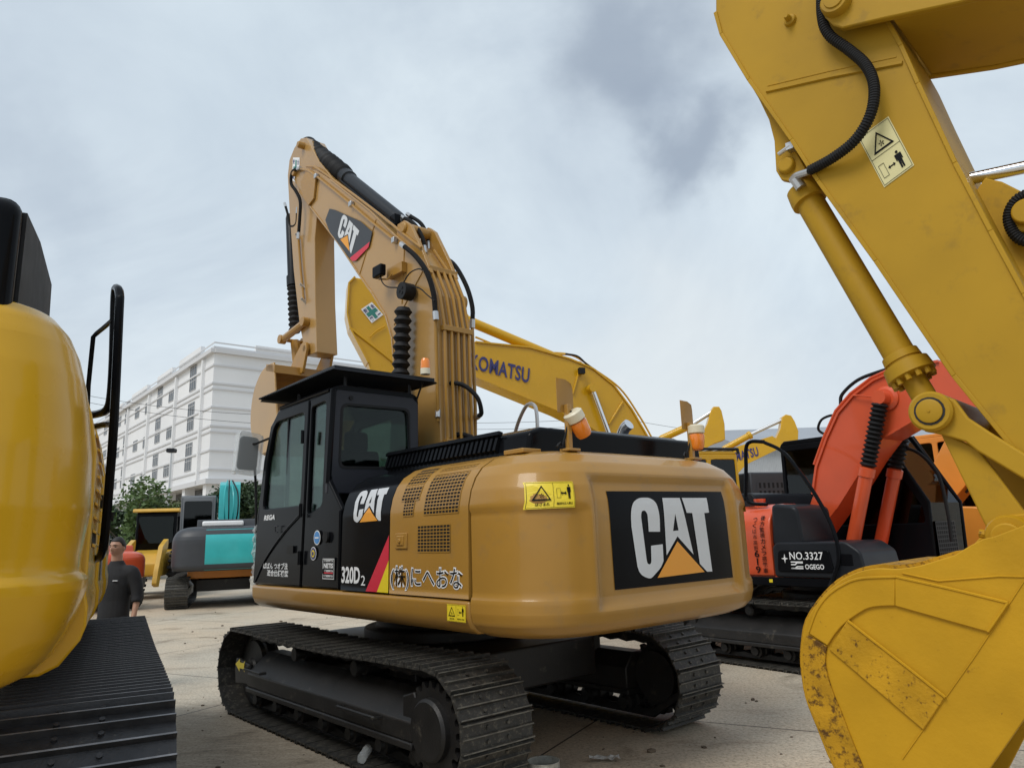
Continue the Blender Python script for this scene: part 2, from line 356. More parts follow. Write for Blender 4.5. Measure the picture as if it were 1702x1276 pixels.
# ------------------------------------------------------------------ tracks
def stadium(hl, R, pitch, sag=.0):
    """points (x, z, angle) round the belt: wheels at x=+-hl, radius R, axis at z=R; starts at the rear bottom"""
    P = 4*hl+2*pi*R; n = int(round(P/pitch)); o = []
    for i in range(n):
        s = P*(i+.5)/n
        if s < 2*hl: x, z, a = -hl+s, 0, 0
        elif s < 2*hl+pi*R: t = (s-2*hl)/R; x, z, a = hl+R*sin(t), R-R*cos(t), t
        elif s < 4*hl+pi*R: q = s-2*hl-pi*R; x, z, a = hl-q, 2*R-sag*sin(pi*q/(2*hl))**2, pi
        else: t = (s-4*hl-pi*R)/R; x, z, a = -hl-R*sin(t), R+R*cos(t), pi+t
        o.append((x, z, a))
    return o
def shoe_bm(bm, w, pitch, M=None, ridges=3, bolts=True):
    h = .026; q = pitch*.93
    box(bm, -q/2, q/2, -w/2, w/2, 0, .014, M)
    for k in range(ridges):
        x = -q/2+q*(k+.08+.0)/(ridges) + .004
        if ridges == 3: x = (-q/2, -.009, q/2-.018)[k]
        if ridges == 2: x = (-q/2, 0)[k]
        b = [(x-.002, 0), (x+.020, 0), (x+.013, -h*(1.35 if ridges == 2 else 1 if k != 1 else .8)), (x+.005, -h*(1.35 if ridges == 2 else 1 if k != 1 else .8))]
        n0 = len(bm.faces); prism(bm, b, 'y', -w/2, w/2, M); bm.faces.ensure_lookup_table()
        cz_ = [(M if M else Matrix()).inverted() @ f.calc_center_median() for f in bm.faces[n0:]]
        for f, c0 in zip(bm.faces[n0:], cz_):
            if c0.z < -h*.75: f.material_index = 1
    if bolts:
        for sx_ in (-1, 1):
            for sy in (-.09, .09):
                a = Vector((sx_*q*.24, sy, 0)); b_ = Vector((sx_*q*.24, sy, -.014))
                if M: a, b_ = M @ a, M @ b_
                cyl(bm, a, b_, .014, 6)
def build_track(root, yc, w, hl, R, pitch, fy, mshoe=None, mfrm=None, single=False, side=1, detail=True, sag=.03, arrow=False):
    """one crawler track as a part: frame with rollers, sprocket, idler; shoes are its sub-parts.  R = outer radius incl. shoe"""
    mshoe = mshoe or SHOE; mfrm = mfrm or FRM
    bm = NB(); hw = w*.28; r2 = R-.10
    # box frame with sloped shoulders
    s = side; yo, yi = yc+s*w*.42, yc-s*w*.36
    prof = [(yo, R*.72), (yo, R*1.02), (yo-s*.05, R*1.12), (yc+s*.04, R*1.45), (yc-s*.12, R*1.45), (yi, R*1.15), (yi, R*.72)]
    prism(bm, prof, 'x', -hl+.52*R, hl-.62*R)
    prism(bm, [(yo+s*.012, R*.60), (yo+s*.012, R*.72), (yi, R*.72), (yi, R*.60)], 'x', -hl+.5*R, hl-.6*R)
    prism(bm, [(hl-.62*R, R*.75), (hl+.2*R, R*.68), (hl+.26*R, R*1.0), (hl+.2*R, R*1.28), (hl-.62*R, R*1.2)], 'y', yo-s*.015, yo-s*.06)   # idler cover plate
    prism(bm, [(-hl+.9*R, R*.72), (-hl+.42*R, R*.35), (-hl+.34*R, R*1.0), (-hl+.55*R, R*1.5), (-hl+.9*R, R*1.4)], 'y', yo-s*.03, yo-s*.09)
    # links ring
    pts = stadium(hl, R-.075, pitch/2)
    pts2 = stadium(hl, R-.13, pitch/2)
    for yy in (yc-.07, yc+.07):
        L = [[], [], [], []]
        n = min(len(pts), len(pts2))
        for i in range(n):
            x, z, a = pts[i]; z = R+(z-(R-.075))
            nx, nz = sin(a), -cos(a)
            for k, (dd, dy) in enumerate(((0, -.02), (0, .02), (-.085, .02), (-.085, -.02))):
                j = .018*(i % 2)
                L[k].append(bm.verts.new((x+nx*(dd+j*(dd < 0)), yy+dy, z+nz*(dd+j*(dd < 0)))))
        for i in range(n):
            j = (i+1) % n
            for k in range(4): bm.faces.new((L[k][i], L[k][j], L[(k+1) % 4][j], L[(k+1) % 4][i]))
    fr = obj('track_frame', bm, mfrm, root, bevel=.012 if detail else 0)
    if detail:
        for i in range(7 if hl > 1.2 else 5):
            x = -hl+.75*R+(2*hl-1.45*R)*i/(6 if hl > 1.2 else 4); bm = NB(); z = .155+.03
            rod(bm, (x, yc-w*.30, z), (x, yc+w*.30, z), [(0, .05), (.08, .06), (.1, .085), (.3, .085), (.32, .11), (.36, .11), (.38, .085), (.62, .085), (.64, .11), (.68, .11), (.7, .085), (.9, .085), (.92, .06), (1, .05)], 16)
            obj('track_roller', bm, mfrm, fr)
        for x in (-hl*.3, hl*.35):
            bm = NB(); rod(bm, (x, yc-w*.25, 2*R-.175), (x, yc+w*.27, 2*R-.175), [(0, .05), (.05, .07), (.7, .07), (.72, .05), (.9, .05), (.92, .065), (1, .06)], 14)
            obj('carrier_roller', bm, mfrm, fr)
    # sprocket
    bm = NB(); nt = 21; rr = R-.12; P = []; hy = yc+s*w*.47
    for k in range(nt):
        for da, q in ((-.5, .86), (-.28, .88), (-.13, 1.02), (.13, 1.02), (.28, .88)):
            a = 2*pi*(k+da)/nt; P.append((-hl+rr*q*cos(a), R+rr*q*sin(a)))
    prism(bm, P, 'y', yc-.03, yc+.03); prism(bm, P, 'y', hy-s*.10, hy-s*.06)
    hy = yc+s*w*.47
    rod(bm, (-hl, yc-s*.1, R), (-hl, hy, R), [(0, rr*.7), (.35, rr*.7), (.4, rr*.80), (.75, rr*.80), (.78, rr*.68), (.95, rr*.66), (1, rr*.60)], 32)
    for k in range(20):
        a = 2*pi*k/20; cx, cz = -hl+rr*.735*cos(a), R+rr*.735*sin(a); q = yc-s*.1+(hy-yc+s*.1)*.74
        cyl(bm, (cx, q, cz), (cx, q+s*.035, cz), .022, 6)
    obj('sprocket', bm, mfrm, fr)
    bm = NB(); rod(bm, (hl, yc-w*.2, R), (hl, yc+w*.2, R), [(0, rr*.3), (.1, rr*.35), (.12, rr*.9), (.3, rr*.92), (.34, rr*1.02), (.66, rr*1.02), (.7, rr*.92), (.88, rr*.9), (.9, rr*.35), (1, rr*.3)], 28)
    obj('idler', bm, mfrm, fr)
    base = stadium(hl, R, pitch, sag)
    if single:
        bm = NB(); shoe_bm(bm, w, pitch, ridges=2 if mshoe is SHOEC else 3); first = obj('track_shoe', bm, [mshoe, TIPC if mshoe is SHOEC else TIP], fr)
        for i, (x, z, a) in enumerate(base):
            q = first if i == 0 else first.copy()
            if i: COL.objects.link(q); q.parent = fr
            z2 = z*(R-.026)/R+.026; xx = x
            q.location = (xx, yc, z2); q.rotation_euler = (random.uniform(-.006, .006), -a, 0)
    else:
        bm = NB()
        for (x, z, a) in base:
            shoe_bm(bm, w, pitch, Matrix.Translation((x, yc, z*(R-.026)/R+.026)) @ Matrix.Rotation(-a, 4, 'Y'), bolts=False)
        obj('track_belt', bm, [mshoe, TIP], fr, smooth=False)
    return fr
# ------------------------------------------------------------------ body shell surfaces
PROF = [(0, .17), (.03, .07), (.07, .02), (.13, 0), (.20, 0), (.30, 0), (.50, 0), (.62, .0), (.70, .006), (.78, .03), (.85, .075), (.91, .14), (.96, .25), (.99, .40), (1, .52)]
PROFQ = [(0, .17), (.03, .07), (.07, .02), (.13, 0), (.20, 0), (.24, .0), (.65, .01), (.665, .01), (.70, .012), (.78, .035), (.85, .075), (.91, .14), (.96, .25), (.99, .40), (1, .52)]
def interp(P, s):
    if s <= P[0][0]: return P[0][1]
    for (a, u), (b, v) in zip(P, P[1:]):
        if s <= b: return u+(v-u)*(s-a)/(b-a)
    return P[-1][1]
def sstep(a, b, x):
    t = max(0, min(1, (x-a)/(b-a))); return t*t*(3-2*t)
class Shell:
    def __init__(s, W, D, x0, z0, z1, prof=PROF, k=1, nx=4.5, nd=2.2): s.W, s.D, s.x0, s.z0, s.z1, s.prof, s.k, s.nx, s.nd = W, D, x0, z0, z1, prof, k, nx, nd; s.rec = None
    def ins(s, z): return interp(s.prof, (z-s.z0)/(s.z1-s.z0))*s.k
    def side(s, x, z, off=0, sg=1): return Vector((x, sg*(s.W-s.ins(z)+off), z))
    def recess(s, y, z):
        if not s.rec: return 0
        y0, y1, z0_, z1_, d, e_ = s.rec
        a = min(y-y0, y1-y, z-z0_, z1_-z)
        return d*sstep(-e_, 0, a)
    def rear(s, y, z, off=0):
        i = s.ins(z); W, D = s.W-i, s.D-i*.9
        return Vector((s.x0-D*(max(0, 1-min(1, abs(y)/W)**s.nx))**(1/s.nd)-off+s.recess(y, z), y, z))
    def cw(s, bm, nu=150, zs=None, xgap=0.0):
        if zs is None:
            zs = sorted(set([s.z0+(s.z1-s.z0)*q[0] for q in s.prof]+[s.z0+(s.z1-s.z0)*k/46 for k in range(47)]))
        rows = []
        for z in zs:
            i = s.ins(z); W, D = s.W-i, s.D-i*.9; raw = []
            for k in range(721):
                th = -pi/2+pi*k/720
                raw.append((s.x0-D*abs(cos(th))**(2/s.nd), -W*(abs(sin(th))**(2/s.nx))*(1 if th > 0 else -1)))
            L = [0]
            for a, b in zip(raw, raw[1:]): L.append(L[-1]+math.dist(a, b))
            row = []; j = 0
            for k in range(nu+1):
                t = L[-1]*k/nu
                while j < len(L)-2 and L[j+1] < t: j += 1
                f = (t-L[j])/max(1e-9, L[j+1]-L[j]); x = raw[j][0]+(raw[j+1][0]-raw[j][0])*f; y = raw[j][1]+(raw[j+1][1]-raw[j][1])*f
                if s.rec:
                    fa = sstep(.86, .99, abs(y))*sstep(.19, .225, (z-s.z0)/(s.z1-s.z0))*sstep(.675, .65, (z-s.z0)/(s.z1-s.z0))
                    nn = math.hypot((s.x0-x)/D, y/W) or 1; x += .018*fa*((s.x0-x)/D)/nn; y -= .018*fa*(y/W)/nn
                x += s.recess(y, z)*sstep(s.x0-D*.55, s.x0-D*.8, x) if x < s.x0-D*.55 else 0
                row.append(bm.verts.new((x-xgap, y, z)))
            rows.append(row)
        for a, b in zip(rows, rows[1:]):
            for k in range(nu): bm.faces.new((a[k], a[k+1], b[k+1], b[k]))
        bm.faces.new(rows[0]); bm.faces.new(rows[-1][::-1])
        n = nu
        for a, b in zip(rows, rows[1:]): bm.faces.new((a[0], b[0], b[n], a[n]))
    def section(s, bm, xa, xb, za, zb, nz=40, inner=.9, sg=1, both=False):
        """side wall from xa to xb between heights za..zb, closed inwards"""
        zs = sorted(set([za, zb]+[z for z in (s.z0+(s.z1-s.z0)*q[0] for q in s.prof) if za < z < zb]))
        P = [(sg*(s.W-s.ins(z)), z) for z in zs]
        P += [(sg*inner*(s.W-.6), zb), (sg*inner*(s.W-.6), za)] if not both else [(-y, z) for y, z in reversed(P)]
        prism(bm, P, 'x', xa, xb)
def grille(bm, fn, u0, u1, v0, v1, nu, nv, wd=.007, d=.006):
    """bars (material 0) over a dark sheet (material 1); fn(u,v,off)"""
    def strip(a0, a1, c0, c1, off, mi):
        V = [bm.verts.new(fn(a, c, off)) for a, c in ((a0, c0), (a1, c0), (a1, c1), (a0, c1))]
        f = bm.faces.new(V); f.material_index = mi
    m = 8
    for k in range(m): strip(u0, u1, v0+(v1-v0)*k/m, v0+(v1-v0)*(k+1)/m, .0015, 1)
    for i in range(nu+1):
        u = u0+(u1-u0)*i/nu
        for k in range(m): strip(u-wd/2, u+wd/2, v0+(v1-v0)*k/m, v0+(v1-v0)*(k+1)/m, d, 0)
    for j in range(nv+1):
        v = v0+(v1-v0)*j/nv; strip(u0, u1, v-wd/2, v+wd/2, d+.0005, 0)
# ------------------------------------------------------------------ generic machine
def arm_beam(bm, poly, y0, y1, rim=.018):
    prism(bm, poly, 'y', y0+rim, y1-rim)
def cab_simple(root, x0, x1, y0, y1, z0, z1, m, mg=None, slope=.25, guard=False, sg=1):
    """cab shell with window openings and glass; y1 is the outer (door) side for sg=1"""
    cabp = [(x0, z0), (x1, z0), (x1+.02, z0+(z1-z0)*.45), (x1-slope, z1), (x0+.03, z1)]
    bm = NB(); lo, hi = min(y0, y1), max(y0, y1); zm = z0+(z1-z0)*.36; xm = x0+(x1-x0)*.38; t = .05
    w1 = rpoly([(x0+.07, zm), (xm-.04, zm), (xm-.04, z1-.10), (x0+.08, z1-.10)], .05)
    w2 = rpoly([(xm+.05, zm-.1), (x1-.06, zm-.1), (x1-.07, zm+.1), (x1-slope-.06, z1-.10), (xm+.05, z1-.10)], .05)
    for yy, q in ((hi, -t), (lo, t)):
        plate(bm, cabp, [w1, w2], lambda u, v, d, yy=yy: Vector((u, yy+d, v)), q)
    wr = rrect(lo+.10, hi-.10, zm+.06, z1-.12, .07)
    plate(bm, [(lo+t, z0), (hi-t, z0), (hi-t, z1), (lo+t, z1)], [wr], lambda u, v, d: Vector((x0+.002+d+(.03 if v > z1-.01 else 0), u, v)), t)
    prism(bm, [(x0+.03, z1-.001), (x1-slope, z1-.001), (x1-slope-.1, z1+.06), (x0+.1, z1+.06)], 'y', lo, hi)
    box(bm, x0+.05, x1-.02, lo+t, hi-t, z0, z0+.1)
    for yy in (lo+.03, hi-.03): tube(bm, [(x1-.02, yy, z0+.1), (x1, yy, z0+(z1-z0)*.45), (x1-slope-.01, yy, z1)], .035, 6)
    cb = obj('cab', bm, m, root, bevel=.012)
    bm = NB(); mg = mg or GLD
    for yy in (hi-t/2, lo+t/2):
        for w_ in (w1, w2): plate(bm, w_, [], lambda u, v, d, yy=yy: Vector((u, yy+d, v)), .006)
    obj('side_window', bm, mg, cb, smooth=False)
    bm = NB(); plate(bm, wr, [], lambda u, v, d: Vector((x0+.025+d, u, v)), .006); obj('rear_window', bm, mg, cb, smooth=False)
    bm = NB(); a = [(x1-.01, lo+t, z0+.15), (x1-.01, hi-t, z0+.15), (x1+.01, hi-t, z0+(z1-z0)*.45), (x1+.01, lo+t, z0+(z1-z0)*.45), (x1-slope, hi-t, z1-.05), (x1-slope, lo+t, z1-.05)]
    V = [bm.verts.new(p) for p in a]; bm.faces.new((V[0], V[1], V[2], V[3])); bm.faces.new((V[3], V[2], V[4], V[5])); obj('windshield', bm, mg, cb, smooth=False)
    bm = NB(); ys = (lo+hi)/2
    prism(bm, rpoly([(x0+.35, z0+.1), (x0+.95, z0+.1), (x0+.95, z0+.55), (x0+.55, z0+.6), (x0+.42, z0+1.2), (x0+.25, z0+1.2)], .06), 'y', ys-.25, ys+.25)
    obj('seat', bm, RUB, cb, bevel=.02)
    if guard:
        bm = NB(); zt = z1+.10
        tube(bm, [(x0, lo, zt), (x1, lo, zt), (x1, hi, zt), (x0, hi, zt), (x0, lo, zt)], .025, 6)
        for k in range(9): box(bm, x0+(x1-x0)*k/8-.012, x0+(x1-x0)*k/8+.012, lo, hi, zt-.01, zt+.012)
        for p in ((x0, lo), (x0, hi), (x1-.3, lo), (x1-.3, hi)): box(bm, p[0]-.02, p[0]+.02, p[1]-.02, p[1]+.02, z1, zt)
        obj('roof_guard', bm, DGR, cb)
    return cb
def cylinder_ram(root, p0, p1, r, frac, mb, boot=None, name='hydraulic_cylinder'):
    """barrel from p0 over frac of the length, rod (or rubber boot) on to p1"""
    p0, p1 = Vector(p0), Vector(p1); q = p0.lerp(p1, frac); bm = NB()
    rod(bm, p0, q, [(0, r*.6), (.02, r*.9), (.05, r), (.9, r), (.905, r*1.18), (.985, r*1.18), (1, r*.8)], 18)
    c_ = obj(name, bm, mb, root)
    bm = NB()
    if boot: bellows(bm, q, p0.lerp(p1, .97), r*boot[0], boot[1])
    else: cyl(bm, q, p1, r*.58, 14)
    obj('rubber_boot' if boot else 'piston_rod', bm, RUB if boot else CHR, c_)
    if boot: bm = NB(); cyl(bm, p0.lerp(p1, .95), p1, r*.5, 12); obj('piston_rod', bm, CHR, c_)
    bm = NB(); d = (p1-p0).normalized(); y = Vector((0, 1, 0))
    cyl(bm, p1-y*r*.9, p1+y*r*.9, r*1.05, 16); cyl(bm, p0-y*r*.9, p0+y*r*.9, r*1.05, 16); obj('rod_eye', bm, mb, c_)
    return c_
def generic(name, label, M_, main, hood=None, cabm=None, boom=None, arm=None, sc=1, cat='excavator', yb=(-.28, .14), group=None, track=True, guard=False, bucket=None, boomm=None, cabside=1, cwm=None, detail=False, hl=1.75, cabx0=-.1, cabslope=.25, cabx1=1.6, bodyW=1.36, cabz=(1.2, 3.0), househ=2.25, tracksep=1.19, tail=.62, xcw=-2.2, stickcyl=True, side_m=None):
    root = empty(name, M_.o, M_.rz); tag(root, label, cat, group); root.scale = (sc, sc, sc)
    hood = hood or main; cabm = cabm or BLK; boomm = boomm or main
    if track:
        for s in (1, -1): build_track(root, s*tracksep, .6, hl, .43, .2, 0, side=s, detail=detail)
    bm = NB(); box(bm, -1.3, 1.3, -.75, .75, .42, .75); rod(bm, (0, 0, .75), (0, 0, 1.02), [(0, .75), (.5, .75), (.5, .62), (1, .62)], 28); obj('car_body', bm, FRM, root, bevel=.02)
    sh = Shell(bodyW, tail, xcw, 1.03, househ)
    bm = NB(); sh.cw(bm, 60); obj('counterweight', bm, cwm or main, root, ang=50)
    bm = NB(); box(bm, xcw, 1.35, -bodyW+.03, bodyW-.03, 1.03, 1.2); obj('upper_frame', bm, main, root, bevel=.02)
    bm = NB(); sh.section(bm, xcw+.01, -.35, 1.21, househ-.01, both=True); hs = obj('engine_house', bm, side_m or main, root, bevel=.01)
    bm = NB()
    for s in (1, -1):
        grille(bm, lambda u, v, o, s=s: sh.side(u, v, o, s), xcw+.25, xcw+.8, 1.55, 1.95, 12, 8, .012)
    obj('vent_grille', bm, [side_m or main, DK], hs, smooth=False)
    bm = NB(); prism(bm, rpoly([(-xcw and xcw+.05, househ-.04), (-.4, househ-.04), (-.5, househ+.2), (xcw+.15, househ+.2)], .06), 'y', -1.05, .75); obj('engine_hood', bm, hood, root, bevel=.03)
    s = -cabside
    bm = NB(); prism(bm, rpoly([(-.3, 1.2), (1.3, 1.2), (1.3, 1.75), (.6, 1.95), (-.3, 2.0)], .06), 'y', s*(bodyW-.02), s*.55); obj('tool_box', bm, side_m or main, root, bevel=.02)
    cab_simple(root, cabx0, cabx1, cabside*(bodyW-1.0), cabside*bodyW, cabz[0], cabz[1], cabm, guard=guard, slope=cabslope)
    y0, y1 = yb
    if boom:
        bm = NB(); prism(bm, boom, 'y', y0+.012, y1-.012); bo = obj('boom', bm, boomm, root, bevel=.01)
    if arm:
        bm = NB(); prism(bm, arm, 'y', y0+.06, y1-.06); obj('arm', bm, boomm, root, bevel=.01)
    if bucket:
        bm = NB(); build_bucket(bm, bucket[0], bucket[1], y0-.35, y1+.35); obj('bucket', bm, boomm, root, bevel=.006)
    return root
def build_bucket(bm, side, shell_idx, y0, y1, th=.025):
    """side = closed (x,z) profile; shell follows side points listed in shell_idx"""
    prism(bm, side, 'y', y0, y0+th); prism(bm, side, 'y', y1-th, y1)
    flange(bm, [side[i] for i in shell_idx], th, y0+th, y1-th)
# ================================================================== MAIN EXCAVATOR
C = Mach(-.78, 7.8, 41.2)
root = empty('crawler_excavator', C.o, C.rz)
tag(root, 'large tan excavator with black cab and black side panel in the middle of the yard', 'excavator')
for s in (1, -1): build_track(root, s*1.175-(.02), .63, 1.80, .44, .2045, 0, single=True, side=s, sag=.03)
bm = NB(); box(bm, -1.35, 1.35, -.8, .8, .45, .80)
for sx_ in (-1, 1):
    for sy in (-1, 1): prism(bm, [(.3*sx_, .7*sy), (.75*sx_, .7*sy), (1.15*sx_, 1.1*sy), (.75*sx_, 1.1*sy)], 'z', .45, .78)
rod(bm, (0, 0, .80), (0, 0, 1.09), [(0, .8), (.4, .8), (.4, .68), (1, .68)], 40); obj('car_body', bm, FRM, root, bevel=.02)
SH = Shell(1.385, .75, -2.262, 1.09, 2.37, nx=5.2, nd=2.4)
SH.rec = (-.755, .80, 1.335, 2.09, .055, .085)
SK = Shell(1.385, .76, -2.25, 1.09, 2.37, PROFQ)
# lettering geometry measured off the badge on the tail
def _lz(pts): return [(-q[1], q[2]) for q in (C.X(640+a/2.745, 620+b/2.745, -2.97) for a, b in pts)]
_C = smooth2([(1265, 722), (1262, 650), (1250, 595), (1225, 571), (1200, 567), (1170, 571), (1145, 592), (1134, 640), (1136, 700)], 4)+[(1163, 880)]+smooth2([(1166, 895), (1182, 918), (1205, 931), (1225, 933), (1246, 912), (1268, 885), (1281, 855)], 4)[1:]+[(1277, 779), (1224, 786), (1226, 850)]+smooth2([(1227, 858), (1220, 870), (1209, 866), (1204, 848)], 4)[1:]+[(1179, 655)]+smooth2([(1179, 645), (1184, 629), (1197, 627), (1206, 640), (1209, 655)], 4)[1:]+[(1214, 722)]
_A = [(1279, 568), (1358, 568), (1417, 826), (1344, 743), (1295, 830)]
_Ah = [(1334, 640), (1324, 719), (1349, 716)]
_T = [(1368, 568), (1481, 568), (1488, 635), (1466, 637), (1503, 903), (1479, 904), (1446, 868), (1411, 637), (1386, 636)]
_TR = [(1344, 766), (1468, 905), (1254, 932)]
_raw = [_lz(_C), _lz(_A), _lz(_Ah), _lz(_T), _lz(_TR)]
_xs = [p[0] for q in _raw for p in q]; _zs = [p[1] for q in _raw for p in q]; LX0, LX1, LZ0, LZ1 = min(_xs), max(_xs), min(_zs), max(_zs)
_nm = [[((p[0]-LX0)/(LX1-LX0), (p[1]-LZ0)/(LZ1-LZ0)) for p in q] for q in _raw]
LG = [dens(q) for q in (poly2(_nm[0]), poly2(_nm[1], [_nm[2]]), poly2(_nm[3]), poly2(_nm[4]))]
def logo(parent, fn, name='logo_lettering', letters=None):
    bm = NB()
    for k, q in enumerate(LG): put(bm, q, fn, 1 if k == 3 else 0)
    return obj(name, bm, [letters or SILV, ORV], parent, smooth=False)
# --- skirt / upper frame
bm = NB(); P = [(1.20, 1.10), (1.29, 1.105), (1.355, 1.15), (1.385, 1.22), (1.388, 1.335), (1.30, 1.336), (-1.30, 1.336), (-1.388, 1.335), (-1.385, 1.22), (-1.355, 1.15), (-1.29, 1.105), (-1.2, 1.10)]
prism(bm, P, 'x', -2.243, 1.58); up = obj('upper_frame', bm, CATY, root, bevel=.03, seg=3)
# --- counterweight
bm = NB(); SH.cw(bm, 190); cw = obj('counterweight', bm, CATY, root, ang=60)
def rearpx(px, py):
    r = ray(px, py); o_ = Vector((0, 0, CAMH))-C.o; P = lambda t: (lambda d: (d.dot(C.f), d.dot(C.l), d.z))(o_+r*t)
    inside = lambda p: abs(p[1]) < SH.W-SH.ins(p[2])-1e-4 and p[0] > SH.rear(p[1], p[2]).x
    t = 3.5
    while not inside(P(t)) and t < 9: t += .01
    p = P(t); return p[1], p[2]
bm = NB()
bq4 = [rearpx(*q) for q in ((1021, 980), (1217, 959), (1197, 817), (1006, 816))]
def bil(qq, u, v, off): 
    y = qq[0][0]*(1-u)*(1-v)+qq[1][0]*u*(1-v)+qq[2][0]*u*v+qq[3][0]*(1-u)*v; z = qq[0][1]*(1-u)*(1-v)+qq[1][1]*u*(1-v)+qq[2][1]*u*v+qq[3][1]*(1-u)*v
    return SH.rear(y, z, off)
V = [[bm.verts.new(bil(bq4, 1-i/24, j/10, .004)) for i in range(25)] for j in range(11)]
for j in range(10):
    for i in range(24): bm.faces.new((V[j][i], V[j][i+1], V[j+1][i+1], V[j+1][i]))
badge = obj('badge_panel', bm, BLK, cw)
def rearmap(u, v): return SH.rear(-(LX0+(LX1-LX0)*u)+.02, LZ0+(LZ1-LZ0)*v, .008)
logo(badge, rearmap)
wq = [rearpx(*q) for q in ((867, 847), (953, 843), (949, 800), (864, 802))]
def wl(u, v, off):
    q0, q1 = C.X(866, 846, -2.9), C.X(952, 845, -2.9); t = C.X(866, 800, -2.9)
    return bil(wq, u, v, off+.007)
warning_label(cw, wl)
warning_label(cw, lambda u, v, off: SH.side(-2.33, 1.2, 0)*0+SH.rear(-1.15-.2*u, 1.9+.22*v, off+.001), name='warning_label')
for yy in (.95, .0, -.62):
    bm = NB(); prism(bm, rpoly([(-2.47, 2.35), (-2.25, 2.35), (-2.25, 2.385), (-2.47, 2.385)], .01), 'y', yy-.09, yy+.09); obj('lifting_pad', bm, CATY, cw, bevel=.006)
# --- house side, yellow door section and black section
bm = NB(); SK.section(bm, -2.24, -1.205, 1.345, 2.37, both=True); yd = obj('engine_door', bm, CATY, root, bevel=.010, seg=3, ang=25)
bm = NB()
for u0, u1, v0, v1, nu, nv in ((-2.13, -1.69, 1.94, 2.325, 11, 15), (-1.60, -1.35, 2.06, 2.315, 6, 10), (-1.545, -1.40, 1.94, 2.06, 4, 5)):
    grille(bm, lambda u, v, o: SK.side(u, v, o), u0, u1, v0, v1, nu, nv, .008, .005)
grille(bm, lambda u, v, o: SK.side(u, v, o), -2.03, -1.61, 1.665, 1.86, 10, 8, .007, .005)
obj('vent_grille', bm, [CATY, DK], yd, smooth=False)
bm = NB(); box(bm, -1.47, -1.30, 1.37, 1.392, 1.69, 1.81); box(bm, -1.43, -1.33, 1.385, 1.40, 1.715, 1.79); cyl(bm, (-1.38, 1.39, 1.75), (-1.38, 1.41, 1.75), .018, 12); obj('door_latch', bm, CATY, yd, bevel=.005)
bm = NB(); f = lambda u, v: SK.side(-u, v, .003); g = lambda u, v: SK.side(-u, v, .005)
tv = text2d('(株)にへおな', 1, .045); put(bm, fit(tv, 1.225, 2.185, 1.375, 1.565), f, 0)
tv = text2d('(株)にへおな', 1, .0); put(bm, fit(tv, 1.238, 2.172, 1.385, 1.555), g, 1)
obj('side_lettering', bm, [WHT, BKV], yd, smooth=False)
warning_label(up, lambda u, v, off: Vector((-1.99-.22*u, 1.388+off, 1.19+.115*v)))
bm = NB()
zs = [1.345+(2.37-1.345)*k/30 for k in range(31)]
SK2 = Shell(1.383, .76, -2.25, 1.09, 2.37, PROFQ)
SK2.section(bm, -1.195, -.40, 1.345, 2.365, both=True)
bd = obj('side_cover', bm, BLK, root, bevel=.02, seg=3, ang=25)
logo(bd, lambda u, v: SK2.side(-.585-.49*u, 1.915+.275*v, .004))
bm = NB(); f = lambda u, v: SK2.side(-u, v, .004)
put(bm, fit(text2d('320D', 1, .03), .42, .74, 1.405, 1.545), f, 0); put(bm, fit(text2d('2', 1, 0), .76, .83, 1.395, 1.475), f, 0)
obj('model_lettering', bm, WHT, bd, smooth=False)
bm = NB(); put(bm, poly2([(.84, 1.35), (1.02, 1.35), (1.195, 1.60), (1.195, 1.80)]), f, 0); put(bm, poly2([(1.02, 1.35), (1.195, 1.35), (1.195, 1.60)]), f, 1)
obj('corner_stripe', bm, [REDV, YELV], bd, smooth=False)
# --- engine hood with slatted side, exhaust, handrail
bm = NB(); prism(bm, [(.90, 2.33), (.86, 2.53), (.74, 2.575), (-1.18, 2.575), (-1.30, 2.53), (-1.32, 2.33)], 'x', -2.36, -.35); hd = obj('engine_hood', bm, BLK, root, bevel=.035, seg=3)
bm = NB()
for k in range(27):
    x = -2.0+1.62*k/26
    prism(bm, [(.885, 2.40), (.862, 2.535), (.885, 2.545), (.93, 2.42)], 'x', x-.016, x+.016)
prism(bm, [(.87, 2.53), (.86, 2.56), (.90, 2.57), (.91, 2.54)], 'x', -2.04, -.36)
obj('hood_slat', bm, BLK, hd)
bm = NB(); prism(bm, [(-2.30, 2.56), (-1.2, 2.56), (-1.3, 2.61), (-2.2, 2.61)], 'y', -1.15, .2); obj('hood_cover', bm, DGR, hd, bevel=.03, seg=3)
bm = NB(); e0 = Vector(C.Y(1032, 735, -.75)); e1 = Vector(C.Y(1042, 714, -.75)); tube(bm, cr([e0-Vector((0, 0, .2)), e0, e0.lerp(e1, .6)+Vector((0, 0, .05)), e1+Vector((-.03, 0, .05))], 6), .055, 14); obj('exhaust_pipe', bm, CHR, hd)
bm = NB(); tube(bm, cr(C.Ys([(853, 730), (862, 700), (873, 677), (882, 671), (890, 677), (893, 700), (893, 730)], -1.2), 6), .022, 8); obj('handrail', bm, STL, root)
